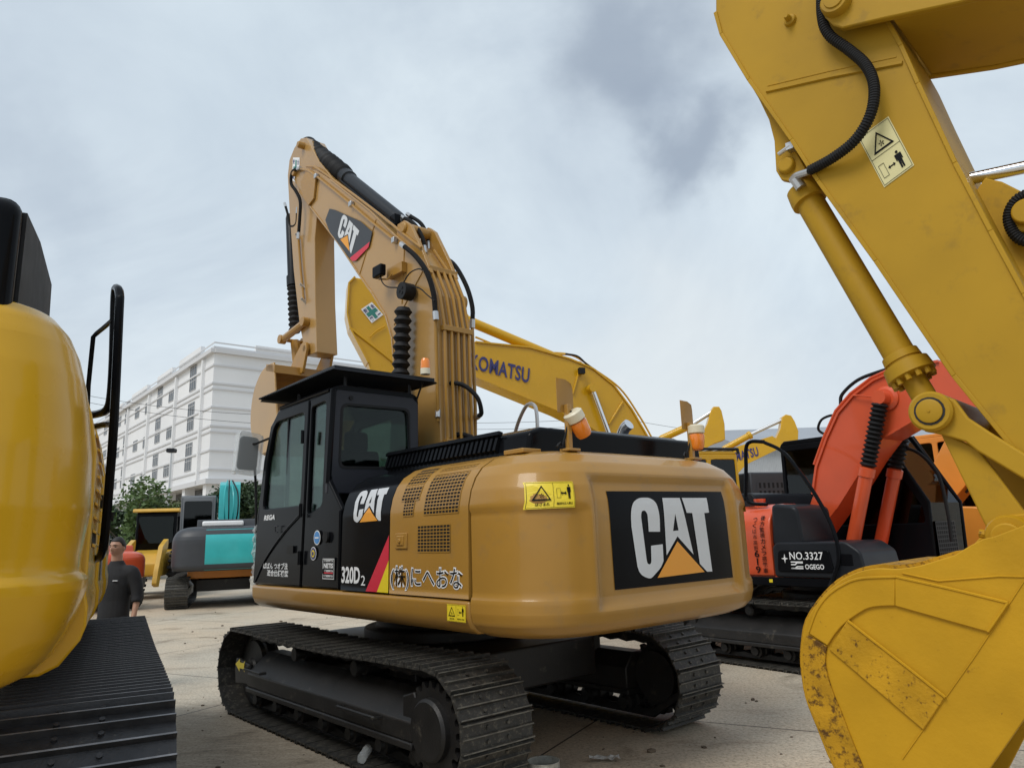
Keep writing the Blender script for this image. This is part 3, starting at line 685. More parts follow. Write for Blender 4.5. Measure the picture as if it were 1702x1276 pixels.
def beacon(px, D, tilt, sq=1):
    pm = Mach(0, 0, 0)
    base = Vector(C.X(px[0][0], px[0][1], D)); top = Vector(C.X(px[1][0], px[1][1], D)); lamp = Vector(C.X(px[2][0], px[2][1], D-.03))
    bm = NB(); box(bm, base.x-.02, base.x+.02, base.y-.02, base.y+.02, 2.36, top.z-.0); box(bm, base.x-.06, base.x+.04, base.y-.06, base.y+.06, 2.355, 2.375)
    pl = obj('beacon_bracket', bm, CATY, root, bevel=.004)
    bm = NB(); w_ = .085; h_ = .22*sq
    P = [(-w_, top.z-.06), (w_, top.z-.06), (w_, top.z+h_*.55), (w_*.6, top.z+h_*.75), (-w_*.2, top.z+h_*.85), (-w_, top.z+h_*.9)]
    b2_ = flat2(P); mp = {}
    plate(bm, [(-p[0], p[1]) for p in P], [], lambda u, v, d: Vector((base.x-.01+d+u*u*4, base.y+u, v)), .004)
    obj('beacon_shield', bm, CATY, pl)
    ax = Vector(tilt).normalized(); bm = NB(); rod(bm, lamp, lamp+ax*.085, [(0, .055), (.15, .075), (.85, .075), (1, .06)], 20); lp = obj('beacon_base', bm, CRM, pl)
    bm = NB(); rod(bm, lamp, lamp-ax*.14, [(0, .066), (.1, .07), (.75, .062), (.92, .05), (1, .02)], 20); obj('beacon_lens', bm, AMB, lp)
    bm = NB(); tube(bm, cr([lamp+ax*.09, base+Vector((.02, .05, .0)), Vector((base.x+.03, base.y+.06, 2.42)), Vector((base.x-.02, base.y+.15, 2.38))], 5), .008, 6); obj('cable', bm, RUB, pl)
beacon(((946, 742), (942, 672), (959, 700)), -2.62, (.05, .55, .8), 1.0)
beacon(((1150, 755), (1143, 702), (1157, 722)), -2.60, (0, 0, 1), 1.0)
# --- cab
Yc = 1.37
def cp(pts): return C.xz(pts, Yc)
dz = 3.19
rear_x = -.04
outer_r = [(-.34, 1.345), (.405, 1.345), (.405, 3.17), (rear_x+.02, 3.19), (rear_x-.02, 2.32), (-.34, 2.05)]
outer_d = [(.415, 1.345), (1.555, 1.345), (1.545, 2.05), (1.47, 2.65), (1.34, 3.0), (1.16, 3.16), (.415, 3.17)]
win_r = rpoly([(.06, 2.10), (.36, 2.02), (.37, 3.08), (.06, 3.10)], .05)
win_d = rpoly([(.50, 2.12), (1.42, 2.12), (1.38, 2.62), (1.26, 2.98), (1.18, 3.04), (.50, 3.05)], .07)
bm = NB()
plate(bm, outer_r, [win_r], lambda u, v, d: Vector((u, Yc-d-.05*(v-1.345)/1.85, v)), .05)
# right wall, rear wall, roof, floor
wr_ = rpoly([(.05, 2.15), (1.35, 2.15), (1.15, 3.02), (.05, 3.05)], .07)
plate(bm, [(-.3, 1.345), (1.555, 1.345), (1.545, 2.05), (1.47, 2.65), (1.16, 3.16), (rear_x, 3.19), (rear_x, 2.3)], [wr_], lambda u, v, d: Vector((u, .32+d, v)), .05)
WR = rpoly([(.44, 2.48), (1.22, 2.46), (1.20, 3.05), (.46, 3.06)], .07, 5)
REARP = True
prism(bm, rpoly([(1.325, 3.12), (1.31, 3.22), (1.20, 3.255), (.42, 3.255), (.33, 3.22), (.32, 3.12)], .03), 'x', rear_x-.01, 1.16)
box(bm, -.3, 1.5, .37, 1.31, 1.35, 1.45)
plate(bm, [(.32, 1.345), (1.37, 1.345), (1.37, 2.04), (.32, 2.04)], [], lambda u, v, d: Vector((-.34+d, u, v)), .04)
for yy in (1.30, .35): tube(bm, [(1.52, yy+.03, 1.4), (1.53, yy+.03, 2.05), (1.455, yy, 2.65), (1.33, yy, 3.0), (1.14, yy-.02*(yy > 1), 3.17)], .04, 8)
box(bm, 1.49, 1.55, .36, 1.35, 1.35, 1.75)
cab = obj('cab', bm, BLK, root, bevel=.014, seg=3)
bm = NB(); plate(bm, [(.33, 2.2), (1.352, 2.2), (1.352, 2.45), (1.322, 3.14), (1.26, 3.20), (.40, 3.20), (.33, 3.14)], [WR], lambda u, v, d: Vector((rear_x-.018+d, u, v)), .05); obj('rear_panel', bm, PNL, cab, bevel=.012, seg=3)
bm = NB(); plate(bm, outer_d, [win_d], lambda u, v, d: Vector((u, Yc+.012-d-.05*(v-1.345)/1.85, v)), .045)
door = obj('cab_door', bm, BLK, cab, bevel=.012, seg=3)
bm = NB(); box(bm, .93, .955, Yc-.085, Yc-.055, 2.13, 3.04)
for zz in (1.55, 2.0, 2.72): cyl(bm, (.41, Yc+.025, zz), (.41, Yc+.025, zz+.13), .018, 8)
box(bm, .56, .70, Yc+.01, Yc+.025, 1.66, 1.73)
obj('window_bar', bm, BLK, door)
bm = NB(); plate(bm, win_d, [], lambda u, v, d: Vector((u, Yc-.02-d-.05*(v-1.345)/1.85, v)), .005); obj('door_window', bm, GLS, door, smooth=False)
bm = NB(); plate(bm, win_r, [], lambda u, v, d: Vector((u, Yc-.025-d-.05*(v-1.345)/1.85, v)), .005); obj('side_window', bm, GLS, cab, smooth=False)
bm = NB(); plate(bm, WR, [], lambda u, v, d: Vector((rear_x+.01+d, u, v)), .005); obj('rear_window', bm, GLS, cab, smooth=False)
bm = NB(); plate(bm, rpoly([(.435, 2.455), (1.245, 2.435), (1.225, 3.075), (.435, 3.085)], .08, 5), [WR], lambda u, v, d: Vector((rear_x-.022+d, u, v)), .015); obj('window_seal', bm, RUB, cab)
bm = NB(); plate(bm, wr_, [], lambda u, v, d: Vector((u, .345+d, v)), .005); obj('side_window', bm, GLS, cab, smooth=False)
bm = NB(); V = [bm.verts.new(p) for p in ((1.53, .39, 1.76), (1.53, 1.31, 1.76), (1.54, 1.31, 2.05), (1.54, .39, 2.05), (1.46, 1.29, 2.65), (1.46, .39, 2.65), (1.15, 1.27, 3.15), (1.15, .39, 3.15))]
for q in ((0, 1, 2, 3), (3, 2, 4, 5), (5, 4, 6, 7)): bm.faces.new([V[i] for i in q])
obj('windshield', bm, GLS, cab, smooth=False)
bm = NB(); prism(bm, rpoly([(.25, 1.45), (.85, 1.45), (.92, 1.95), (.5, 2.0), (.42, 2.62), (.27, 2.68), (.22, 2.1)], .06), 'y', .6, 1.08); prism(bm, rpoly([(.28, 2.66), (.40, 2.66), (.39, 2.86), (.29, 2.86)], .04), 'y', .72, .96)
box(bm, .95, 1.3, .42, .55, 1.45, 2.1); box(bm, .3, .9, .42, .55, 1.45, 2.2); obj('seat', bm, RUB, cab, bevel=.03, seg=3)
bm = NB(); cyl(bm, (-.035, 1.335, 2.3), (-.045, 1.30, 3.2), .03, 10); tube(bm, [(1.14, 1.31, 3.19), (.3, 1.315, 3.20), (0, 1.315, 3.20)], .022, 8); obj('cab_pillar', bm, BLK, cab)
bm = NB(); cyl(bm, (rear_x-.005, 1.12, 3.13), (rear_x-.03, 1.12, 3.13), .022, 12); cyl(bm, (-.10, Yc, 1.80), (-.10, Yc+.02, 1.80), .05, 16); cyl(bm, (-.05, Yc, 1.5), (-.05, Yc+.015, 1.5), .02, 12); obj('plug', bm, RUB, cab)
# roof guard: sloped mesh tray
Q = [C.Z(552, 611, 3.38), C.Z(727, 630, 3.38), C.Z(435, 663, 3.20)]
gx0, gx1, gy0, gy1 = -.27, 1.56, .27, 1.41
gz = lambda x: 3.355-.004*(x-gx0)
bm = NB()
def bar(a, b, r=.012): tube(bm, [a, b], r, 4)
rim = [Vector((gx0, gy0, gz(gx0))), Vector((gx0, gy1, gz(gx0))), Vector((gx1, gy1-.05, gz(gx1))), Vector((gx1, gy0+.05, gz(gx1)))]
for a, b in zip(rim, rim[1:]+rim[:1]):
    d = (b-a).normalized(); s = Vector((-d.y, d.x, 0)); pr_ = [a+s*.0, a+s*.0]
    V = [bm.verts.new(p) for p in (a, b, b+Vector((0, 0, .03)), a+Vector((0, 0, .03)), a+s*.04-Vector((0, 0, .02)), b+s*.04-Vector((0, 0, .02)))]
    bm.faces.new((V[0], V[1], V[2], V[3])); bm.faces.new((V[0], V[1], V[5], V[4]))
for k in range(1, 44):
    x = gx0+(gx1-gx0)*k/44; bar((x, gy0, gz(x)), (x, gy1, gz(x)), .010)
for k in range(1, 16):
    y = gy0+(gy1-gy0)*k/16; bar((gx0, y, gz(gx0)+.01), (gx1, y, gz(gx1)+.01), .011)
for x, y in ((.0, 1.15), (.0, .4), (1.05, 1.15), (1.05, .4)): bar((x, y, 3.22), (x, y, gz(x)), .02)
bar((gx0+.08, .35, 3.38), (-.03, .35, 3.15), .012)
gd = obj('roof_guard', bm, DGR, cab)
bl = Vector(C.Z(707, 622, 3.40)); bm = NB(); rod(bm, bl, bl+Vector((0, 0, .06)), [(0, .05), (1, .05)], 16); q = obj('beacon_base', bm, CRM, cab); bm = NB(); rod(bm, bl+Vector((0, 0, .06)), bl+Vector((0, 0, .17)), [(0, .05), (.7, .047), (.95, .035), (1, .02)], 16); obj('beacon_lens', bm, AMB, q)
bm = NB(); tube(bm, cr([(1.50, Yc+.016, 1.36), (1.25, Yc+.014, 1.60), (.85, Yc+.010, 1.85), (.47, Yc+.008, 2.03)], 8), .008, 6); tube(bm, [(.92, Yc+.03, 1.93), (.98, Yc+.03, 1.93), (.98, Yc+.03, 1.87), (.92, Yc+.03, 1.87)], .008, 6); obj('door_trim', bm, PNL, door)
# stickers on the cab
bm = NB(); f = lambda u, v: Vector((-u, Yc+.0165-.05*(v-1.345)/1.85, v)); put(bm, fit(text2d('REGA', 1, .04, shear=.2), -1.36, -1.08, 2.0, 2.055), f); obj('door_lettering', bm, WHT, door, smooth=False); bm = NB(); put(bm, fit(text2d('ばばん つオブ法', 1, .02), -1.30, -.70, 1.50, 1.565), f); put(bm, fit(text2d('適合仕様機型', 1, .02), -1.19, -.68, 1.43, 1.495), f)
obj('door_lettering', bm, WHT, door, smooth=False)
bm = NB(); f = lambda u, v: Vector((-u, Yc+.004, v)); f2 = lambda u, v: Vector((-u, Yc+.006, v))
put(bm, poly2(rrect(.03, .27, 1.42, 1.62, .01)), f, 0); put(bm, poly2([(.04, 1.43), (.26, 1.43), (.26, 1.61), (.04, 1.61)], [[(.046, 1.436), (.046, 1.604), (.254, 1.604), (.254, 1.436)]]), f2, 1)
put(bm, fit(text2d('NETIS', 1, .04), .06, .24, 1.525, 1.57), f2, 1)
for z in (1.59, 1.50, 1.455): put(bm, fit(text2d('低騒音型建設機械', 1, .03), .06, .24, z-.008, z+.012), f2, 1)
put(bm, poly2([(.06, 1.478), (.24, 1.478), (.24, 1.49), (.06, 1.49)]), f2, 2)
def disc(cx, cz, r, mi, fn, a=12): put(bm, poly2([(cx+r*cos(2*pi*k/20), cz+r*sin(2*pi*k/20)) for k in range(20)]), fn, mi)
f3 = lambda u, v: Vector((-u, Yc+.008, v))
SM = [BKV, WHT, REDV, LBLU, BLV, YELV]; obj('sticker', bm, SM, cab, smooth=False); bm = NB(); disc(-.09, 1.80, .068, 1, f); disc(-.09, 1.80, .058, 3, f2); put(bm, poly2([(-.13, 1.792), (-.05, 1.792), (-.05, 1.806), (-.13, 1.806)]), f3, 1)
obj('sticker', bm, SM, cab, smooth=False); bm = NB(); disc(-.16, 1.655, .062, 1, f); disc(-.16, 1.655, .054, 4, f2); disc(-.16, 1.655, .034, 5, f3); disc(-.16, 1.655, .02, 4, lambda u, v: Vector((-u, Yc+.010, v)))
obj('sticker', bm, [BKV, WHT, REDV, LBLU, BLV, YELV], cab, smooth=False)
# mirror wrapped in film
mp_ = Vector(C.X(412, 752, 1.75)); bm = NB()
prism(bm, rpoly([(mp_.y+.12, mp_.z-.19), (mp_.y-.10, mp_.z-.20), (mp_.y-.12, mp_.z+.17), (mp_.y+.09, mp_.z+.19)], .05, 5), 'x', mp_.x-.03, mp_.x+.03); mi = obj('side_mirror', bm, DGR, cab, bevel=.02, seg=3)
bm = NB(); tube(bm, cr([(1.45, 1.3, 2.9), (1.7, 1.38, 2.86), (1.75, mp_.y-.05, mp_.z+.15), (1.74, mp_.y-.10, 2.4), (1.72, mp_.y-.12, 1.9), (1.68, mp_.y-.15, 1.5), (1.55, 1.35, 1.3)], 6), .014, 8); obj('mirror_stay', bm, RUB, mi)
FILM = bpy.data.materials.new('crumpled_clear_film'); FILM.use_nodes = True; t_ = FILM.node_tree; p_ = t_.nodes['Principled BSDF']; p_.inputs['Base Color'].default_value = (.75, .78, .78, 1); p_.inputs['Roughness'].default_value = .25; p_.inputs['Alpha'].default_value = .35
nz_ = N(t_, 'ShaderNodeTexNoise'); nz_.inputs['Scale'].default_value = 18; bp_ = N(t_, 'ShaderNodeBump'); bp_.inputs['Strength'].default_value = 1; t_.links.new(nz_.outputs[0], bp_.inputs['Height']); t_.links.new(bp_.outputs[0], p_.inputs['Normal'])
bm = NB()
for v_, rr_ in ((Vector((1.66, mp_.y-.12, 1.8)), .03),):
    pts = [Vector((1.72, mp_.y-.12, 1.95-.62*k/24))+Vector((random.uniform(-.008, .008), random.uniform(-.008, .008), 0)) for k in range(25)]
    tube(bm, pts, [random.uniform(.022, .045) for _ in pts], 8)
prism(bm, rpoly([(mp_.y+.16, mp_.z-.24), (mp_.y-.12, mp_.z-.26), (mp_.y-.16, mp_.z+.2), (mp_.y+.12, mp_.z+.24)], .05, 5), 'x', mp_.x-.05, mp_.x+.045)
for v in bm.verts: v.co += Vector((random.uniform(-.01, .01), random.uniform(-.012, .012), random.uniform(-.01, .01)))
obj('protective_film', bm, FILM, mi)
# --- boom
yL, yR = .10, -.36
bpx = [(487, 298), (493, 283), (500, 280), (524, 283), (548, 298), (614, 350), (657, 392), (680, 412), (703, 448), (718, 490), (726, 545), (728, 640), (731, 735), (735, 800), (690, 810), (668, 735), (657, 640), (650, 560), (640, 525), (618, 488), (593, 452), (562, 405), (517, 346), (497, 318)]
bp = C.xz(bpx, yL)
bm = NB(); prism(bm, bp, 'y', yR+.02, yL-.015); boom = obj('boom', bm, BOMC, root, bevel=.006, ang=25)
bm = NB(); flange(bm, bp[4:14], .022, yR, yL); flange(bm, bp[14:], .022, yR, yL); obj('flange_plate', bm, BOMC, boom, bevel=.003)
bm = NB()
for a, b in (((625, 365), (598, 455)), ((672, 412), (668, 505)), ((703, 450), (655, 540))): tube(bm, C.Ys([a, b], yL-.012), .007, 6)
obj('weld_seam', bm, CATY, boom)
# cylinder bracket on top
cb_ = C.xz([(655, 392), (657, 372), (668, 365), (678, 372), (700, 420), (712, 452), (690, 430)], yL)
bm = NB(); prism(bm, cb_, 'y', yL-.03, yL-.08); prism(bm, cb_, 'y', yR+.03, yR+.08); x_, z_ = C.xz([(668, 378)], yL)[0]; pin(bm, x_, z_, yR, yL, .07); obj('cylinder_bracket', bm, CATY, boom, bevel=.006)
ym = (yL+yR)/2
# arm cylinder along the top
a0 = Vector(C.Y(672, 374, ym)); a1 = Vector(C.Y(509, 240, ym)); k0 = a0.lerp(a1, .50)
bm = NB(); rod(bm, a0, k0.lerp(a1, .1), [(0, .05), (.03, .09), (.1, .105), (.9, .105), (.905, .125), (.99, .125), (1, .09)], 22); ac = obj('arm_cylinder', bm, DGR, boom)
bm = NB(); off = Vector((.05, .10, -.03)); tube(bm, [a0.lerp(a1, .1)+off, a0.lerp(a1, .5)+off, a0.lerp(a1, .57)+off*.6], .022, 8); box(bm, *[v for v in (a0.x-.0, a0.x+.12, ym-.12, ym+.14, a0.z-.02, a0.z+.12)]); obj('cylinder_pipe', bm, BLK, ac)
bm = NB(); pr_ = [(0, .11)]
for k in range(26): pr_ += [((k+.5)/26, random.uniform(.142, .158)), ((k+1)/26, random.uniform(.128, .14))]
rod(bm, k0.lerp(a1, .08), a1.lerp(k0, .04), pr_, 22); obj('cylinder_sleeve', bm, RUB, ac)
# stick
spx = [(500, 230), (509, 229), (517, 243), (530, 268), (556, 300), (548, 325), (527, 352), (523, 395), (524, 500), (527, 585), (508, 592), (498, 540), (488, 450), (481, 350), (478, 292), (481, 266), (489, 246)]
sp = C.xz(spx, .03); ys0, ys1 = -.29, .03
bm = NB(); prism(bm, sp, 'y', ys0, ys1); stick = obj('arm', bm, BOMC, root, bevel=.008)
bm = NB()
for p_ in ((505, 243), (497, 290)): x_, z_ = C.xz([p_], .03)[0]; pin(bm, x_, z_, yR-.03, yL+.035, .055)
q = C.xz([(500, 303), (512, 280), (526, 290), (522, 330), (513, 342), (505, 330)], yL+.01); prism(bm, q, 'y', yL-.01, yL+.02)
obj('pivot_pin', bm, CATY, stick, bevel=.004)
bm = NB(); a = C.Ys([(485, 300), (497, 305), (498, 262), (487, 262)], .034); fn = quad_map(*a)
put(bm, poly2([(0, 0), (1, 0), (1, 1), (0, 1)]), fn, 0)
off = Vector((0, .003, 0))
for (a_, b_, c_, d_) in ((.4, .6, .1, .9), (.15, .85, .42, .62)): put(bm, poly2([(a_, c_), (b_, c_), (b_, d_), (a_, d_)]), lambda u, v: fn(u, v)+off, 1)
for t_s, u0, v0 in (('安', .05, .72), ('全', .68, .72), ('第', .05, .08), ('一', .68, .12)): put(bm, fit(text2d(t_s, 1, .02), u0, u0+.26, v0, v0+.2), lambda u, v: fn(u, v)+off, 2)
obj('safety_sticker', bm, [WHT, GRV, BLV], stick, smooth=False)
# bucket cylinder in front of the stick
b0 = Vector(C.Y(492, 350, -.13)); b1 = Vector(C.Y(499, 550, -.13)); b0 += Vector((.22, 0, 0)); b1 += Vector((.18, 0, .02))
bm = NB(); q1 = b0.lerp(b1, .62); rod(bm, b0, q1, [(0, .06), (.05, .075), (.86, .08), (.87, .1), (1, .1)], 16); bc = obj('bucket_cylinder', bm, DGR, stick)
bm = NB(); bellows(bm, q1, b1, .10, 9, q=.72); obj('rubber_boot', bm, RUB, bc)
# linkage
l0 = C.xz([(512, 536)], .03)[0]; l1 = C.xz([(474, 565)], .03)[0]; l2 = C.xz([(488, 590)], .03)[0]; hz = C.xz([(513, 580)], .03)[0]
for yy in (.05, -.31):
    bm = NB(); tube(bm, [(l0[0], yy+.02, l0[1]), (l1[0], yy+.02, l1[1])], .055, 8, flat=1); 
    for p_ in (l0, l1): cyl(bm, (p_[0], yy-.02, p_[1]), (p_[0], yy+.08, p_[1]), .07, 14)
    obj('link_bar', bm, CATY, stick, bevel=.006)
bm = NB(); tube(bm, [(l1[0], -.13, l1[1]), (l1[0]-.12, -.13, l1[1]-.42)], .075, 8); cyl(bm, (l1[0], -.36, l1[1]), (l1[0], .12, l1[1]), .03, 12); cyl(bm, (l0[0], -.36, l0[1]), (l0[0], .12, l0[1]), .035, 12); obj('link_rod', bm, CATY, stick)
bm = NB(); cyl(bm, (hz[0], -.34, hz[1]), (hz[0], .10, hz[1]), .045, 14); cyl(bm, (hz[0], -.28, hz[1]), (hz[0], .04, hz[1]), .085, 18); obj('bucket_pin', bm, CATY, stick)
# bucket
hx, hzz = hz
side = smooth2([(hx+.38, hzz-.22), (hx+.62, hzz-.30), (hx+.86, hzz-.55), (hx+.93, hzz-.95), (hx+.78, hzz-1.3), (hx+.45, hzz-1.5)], 4)
side = side+[(hx-.15, hzz-1.42), (hx+.02, hzz-.9), (hx+.16, hzz-.22)]
bm = NB(); build_bucket(bm, side, list(range(0, len(side)-2)), -.72, .48, .03); bk = obj('bucket', bm, BOMC, root, bevel=.008)
bm = NB()
prism(bm, [(hx+.12, hzz-.26), (hx+.42, hzz-.20), (hx+.42, hzz-.30), (hx+.12, hzz-.38)], 'y', -.72, .48)
for yy in (.06, -.34):
    prism(bm, rpoly([(hx-.08, hzz-.02), (hx-.05, hzz+.09), (hx+.08, hzz+.10), (hx+.3, hzz-.05), (hx+.5, hzz-.25), (hx+.05, hzz-.36)], .04), 'y', yy, yy+.04)
tube(bm, [(hx+.12, -.72, hzz-.24), (hx+.12, -1.02, hzz-.23)], .035, 8)
obj('bucket_ear', bm, CATY, bk, bevel=.005)
# boom badge
bq = C.xz([(541, 366), (548, 347), (557, 349), (600, 368), (619, 385), (614, 409), (592, 433), (586, 434), (578, 425), (548, 385)], yL)
bm = NB(); put(bm, poly2(bq), lambda u, v: Vector((u, yL+.004, v)), 0); rq = C.xz([(586, 434), (592, 433), (613, 411), (615, 402), (582, 429)], yL); put(bm, poly2(rq), lambda u, v: Vector((u, yL+.0055, v)), 1)
bdg = obj('boom_badge', bm, [MGR, REDV], boom, smooth=False)
fn = quad_map(*C.Ys([(563, 391), (587, 424), (602, 376), (572, 352)], yL), Vector((0, .007, 0))); 
fn = quad_map(*C.Ys([(560, 390), (585, 423), (598, 384), (571, 354)], yL), Vector((0, .007, 0)))
logo(bdg, fn)
# boom cylinders
ct = C.xz([(664, 482)], .28)[0]
for yy in (.22, -.52):
    top = Vector((ct[0], yy, ct[1])); lo = Vector((ct[0]+.22, yy, 1.75)); md = top.lerp(lo, .54)
    bm = NB(); cyl(bm, md, lo, .085, 18); c1 = obj('boom_cylinder', bm, CATY, root)
    bm = NB(); bellows(bm, top.lerp(lo, .07), md, .105, 13, 18, .66); obj('rubber_boot', bm, RUB, c1, ang=20)
    bm = NB(); cyl(bm, top-Vector((0, .10, 0)), top+Vector((0, .04, 0)), .10, 20)
    for k in range(3): cyl(bm, top+Vector((.035*cos(k*2.1), .04, .035*sin(k*2.1))), top+Vector((.035*cos(k*2.1), .047, .035*sin(k*2.1))), .018, 10)
    obj('cylinder_eye', bm, RUB if yy > 0 else CATY, c1)
# work lamp
lp = Vector(C.Y(630, 451, .26)); bm = NB(); box(bm, lp.x-.10, lp.x+.10, lp.y-.04, lp.y+.04, lp.z-.07, lp.z+.07); wl_ = obj('work_lamp', bm, BLK, boom, bevel=.015)
bm = NB(); q = C.Ys([(630, 464), (645, 464), (652, 455)], .2); tube(bm, q, .012, 6); q = [C.Y(650, 452, .1), C.Y(675, 455, .1)]; box(bm, q[1][0], q[0][0], yL-.01, yL+.06, q[0][2]-.1, q[0][2]+.02); obj('lamp_bracket', bm, CATY, wl_)
bm = NB(); tube(bm, cr(C.Ys([(632, 458), (636, 470), (645, 477), (660, 478)], .25), 5), .008, 6); tube(bm, cr(C.Ys([(668, 475), (680, 455), (695, 447), (705, 450)], .17), 5), .008, 6); tube(bm, cr(C.Ys([(670, 476), (695, 478), (710, 490), (722, 500)], .17), 5), .008, 6); obj('cable', bm, RUB, wl_)
# pipes and hoses
BR = [Vector((p[0], 0, p[1])) for p in bp[6:14]]
def rearpath(y, o=.045, a=0, b=None):
    P = BR[a:b]; R_ = []
    for i, p in enumerate(P):
        d = (P[min(i+1, len(P)-1)]-P[max(0, i-1)]).normalized(); n = Vector((-abs(d.z), 0, -d.x if d.z < 0 else d.x)); n = Vector((d.z, 0, -d.x)); 
        if n.x > 0: n = -n
        R_.append(Vector((p.x, y, p.z))+n*o)
    return R_
for k, y in enumerate((.03, -.06, -.15, -.23, -.30)):
    bm = NB(); tube(bm, rearpath(y, .05, 2 if k < 3 else 1), .019, 8); obj('hydraulic_pipe', bm, CATY, boom)
bm = NB()
for p_ in rearpath(0, .03)[2:7:2]: box(bm, p_.x-.045, p_.x+.03, -.34, .06, p_.z-.03, p_.z+.03)
obj('pipe_clamp', bm, CATY, boom, bevel=.004)
for dy, pts in ((.015, [(500, 281), (513, 284), (530, 296), (572, 330), (614, 366), (655, 399)]), (.05, [(510, 277), (522, 277), (535, 285), (590, 325), (632, 357), (660, 380), (700, 412)])):
    bm = NB(); tube(bm, C.Ys(pts, yL-dy+.03), .017, 8); obj('hydraulic_pipe', bm, CATY, boom)
bm = NB()
for p_ in ((528, 294), (586, 340), (658, 400)): q = Vector(C.Y(p_[0], p_[1], yL)); box(bm, q.x-.03, q.x+.03, yL-.01, yL+.05, q.z-.035, q.z+.035)
obj('pipe_clamp', bm, STL, boom, bevel=.004)
def hose(pts, y, r=.024, rib=.012, parent=None, ends=True, name='hydraulic_hose', m=RUB):
    P = cr(C.Ys(pts, y) if not callable(y) else [C.Y(a, b, y(i/(len(pts)-1))) for i, (a, b) in enumerate(pts)], 8)
    bm = NB(); tube(bm, P, r, 8, rib=rib); h = obj(name, bm, m, parent or boom)
    if ends:
        bm = NB()
        for a, b in ((P[0], P[1]), (P[-1], P[-2])): d = (b-a).normalized(); cyl(bm, a-d*.05, a+d*.05, r*1.12, 8)
        obj('hose_fitting', bm, STL, h)
hose([(670, 408), (690, 425), (708, 450), (720, 485), (724, 525)], yL+.05, .03)
bm = NB(); tube(bm, C.Ys([(724, 527), (724, 550), (726, 620), (728, 700)], yL+.02), .02, 8); obj('hydraulic_pipe', bm, CATY, boom)
hose([(670, 362), (688, 372), (702, 395), (706, 415)], -.1, .026); hose([(680, 358), (700, 372), (711, 395), (712, 408)], -.28, .026)
hose([(735, 427), (755, 440), (775, 475), (785, 510), (785, 538)], -.40, .028)
bm = NB(); tube(bm, C.Ys([(785, 545), (787, 600), (790, 680), (790, 730)], -.40), .02, 8); obj('hydraulic_pipe', bm, CATY, boom)
hose([(728, 688), (730, 655), (745, 638), (770, 640), (793, 660), (800, 685), (795, 692)], lambda t: .12-.5*t, .026)
hose([(728, 745), (745, 728), (765, 722), (785, 727)], lambda t: .05-.3*t, .03, ends=False)
hose([(497, 280), (486, 286), (484, 305), (492, 318), (499, 335), (498, 365), (496, 392)], .12, .026, parent=stick); bm = NB(); tube(bm, C.Ys([(496, 395), (500, 450), (505, 500)], .06), .018, 8); obj('hydraulic_pipe', bm, CATY, stick)
hose([(474, 341), (478, 355), (483, 375), (492, 372), (494, 350)], .02, .02, parent=stick)
bm = NB()
for p_ in ((505, 476), (507, 500), (497, 393)): q = C.Y(p_[0], p_[1], .04); cyl(bm, (q[0], .02, q[2]-.03), (q[0], .1, q[2]+.03), .022, 8)
obj('pipe_clamp', bm, STL, stick)
# arrow mark and handles on the near track frame
tf = [o for o in root.children if o.name.startswith('track_frame')][0]
bm = NB(); yy = 1.155+.63*.42-.012
A = [(1.98, .60), (1.86, .665), (1.86, .63), (1.76, .63), (1.72, .66), (1.74, .60), (1.72, .54), (1.76, .57), (1.86, .57), (1.86, .535)]
put(bm, poly2(A), lambda u, v: Vector((u-.1, yy+.004, v-.10)))
obj('direction_arrow', bm, YELV, tf, smooth=False)
bm = NB(); yy = 1.155+.63*.42
for xa, xb, z in ((1.05, 1.45, .50), (-1.15, -.55, .43)): tube(bm, [(xa, yy, z), (xa, yy+.06, z), (xb, yy+.06, z), (xb, yy, z)], .014, 6)
obj('track_guide_handle', bm, FRM, tf)
# ================================================================== NEAR MACHINE, RIGHT: arm, bucket and linkage hanging into view
R = Mach(6.64, -1.12, 46)
rr_ = empty('crawler_excavator', R.o, R.rz); tag(rr_, 'matte yellow excavator reaching in from the right, its arm and scraped bucket nearest', 'excavator')
yN, yF = .20, -.42
ar = C.xz([], 0) or R.xz([(1188, -70), (1188, 20), (1198, 56), (1244, 132), (1315, 232), (1359, 300), (1455, 433), (1585, 624), (1690, 752), (1760, 830), (1830, 830), (1790, 640), (1702, 487), (1646, 383), (1587, 270), (1525, 138), (1497, 75), (1473, 31), (1440, -60), (1330, -160), (1240, -150)], yN)
bm = NB(); prism(bm, ar, 'y', yF+.012, yN-.010); arm = obj('arm', bm, BOOY, rr_, bevel=.008)
bm = NB()
flange(bm, ar[1:9], .02, yF, yN); flange(bm, ar[10:18], .02, yF, yN); obj('flange_plate', bm, BOOY, arm, bevel=.003)
bm = NB(); tube(bm, R.Ys([(1274, 152), (1380, 128), (1500, 105)], yN-.008), .011, 6); tube(bm, R.Ys([(1276, 143), (1380, 118), (1490, 95)], yN-.012), .006, 6)
q = Vector(R.Y(1314, 35, yN-.01)); rod(bm, q, q+Vector((0, .06, 0)), [(0, .035), (.3, .03), (.4, .018), (.8, .016), (1, .01)], 12)
obj('weld_seam', bm, BOOY, arm)
web = R.xz([(1240, 128), (1262, 165), (1279, 200), (1288, 235), (1291, 285), (1300, 300), (1316, 303), (1330, 295), (1345, 290), (1300, 210)], .10)
bm = NB(); prism(bm, web, 'y', .07, .11); prism(bm, web, 'y', -.21, -.17); x_, z_ = R.xz([(1307, 275)], .12)[0]; pin(bm, x_, z_, -.22, .14, .047, 24)
obj('cylinder_bracket', bm, BOOY, arm, bevel=.005)
bm = NB(); a = Vector(R.Y(1294, 257, .15)); b = Vector(R.Y(1313, 243, .15)); cyl(bm, a, b, .012, 8); box(bm, b.x-.02, b.x+.02, .10, .16, b.z-.02, b.z+.02); obj('bolt', bm, STL, arm)
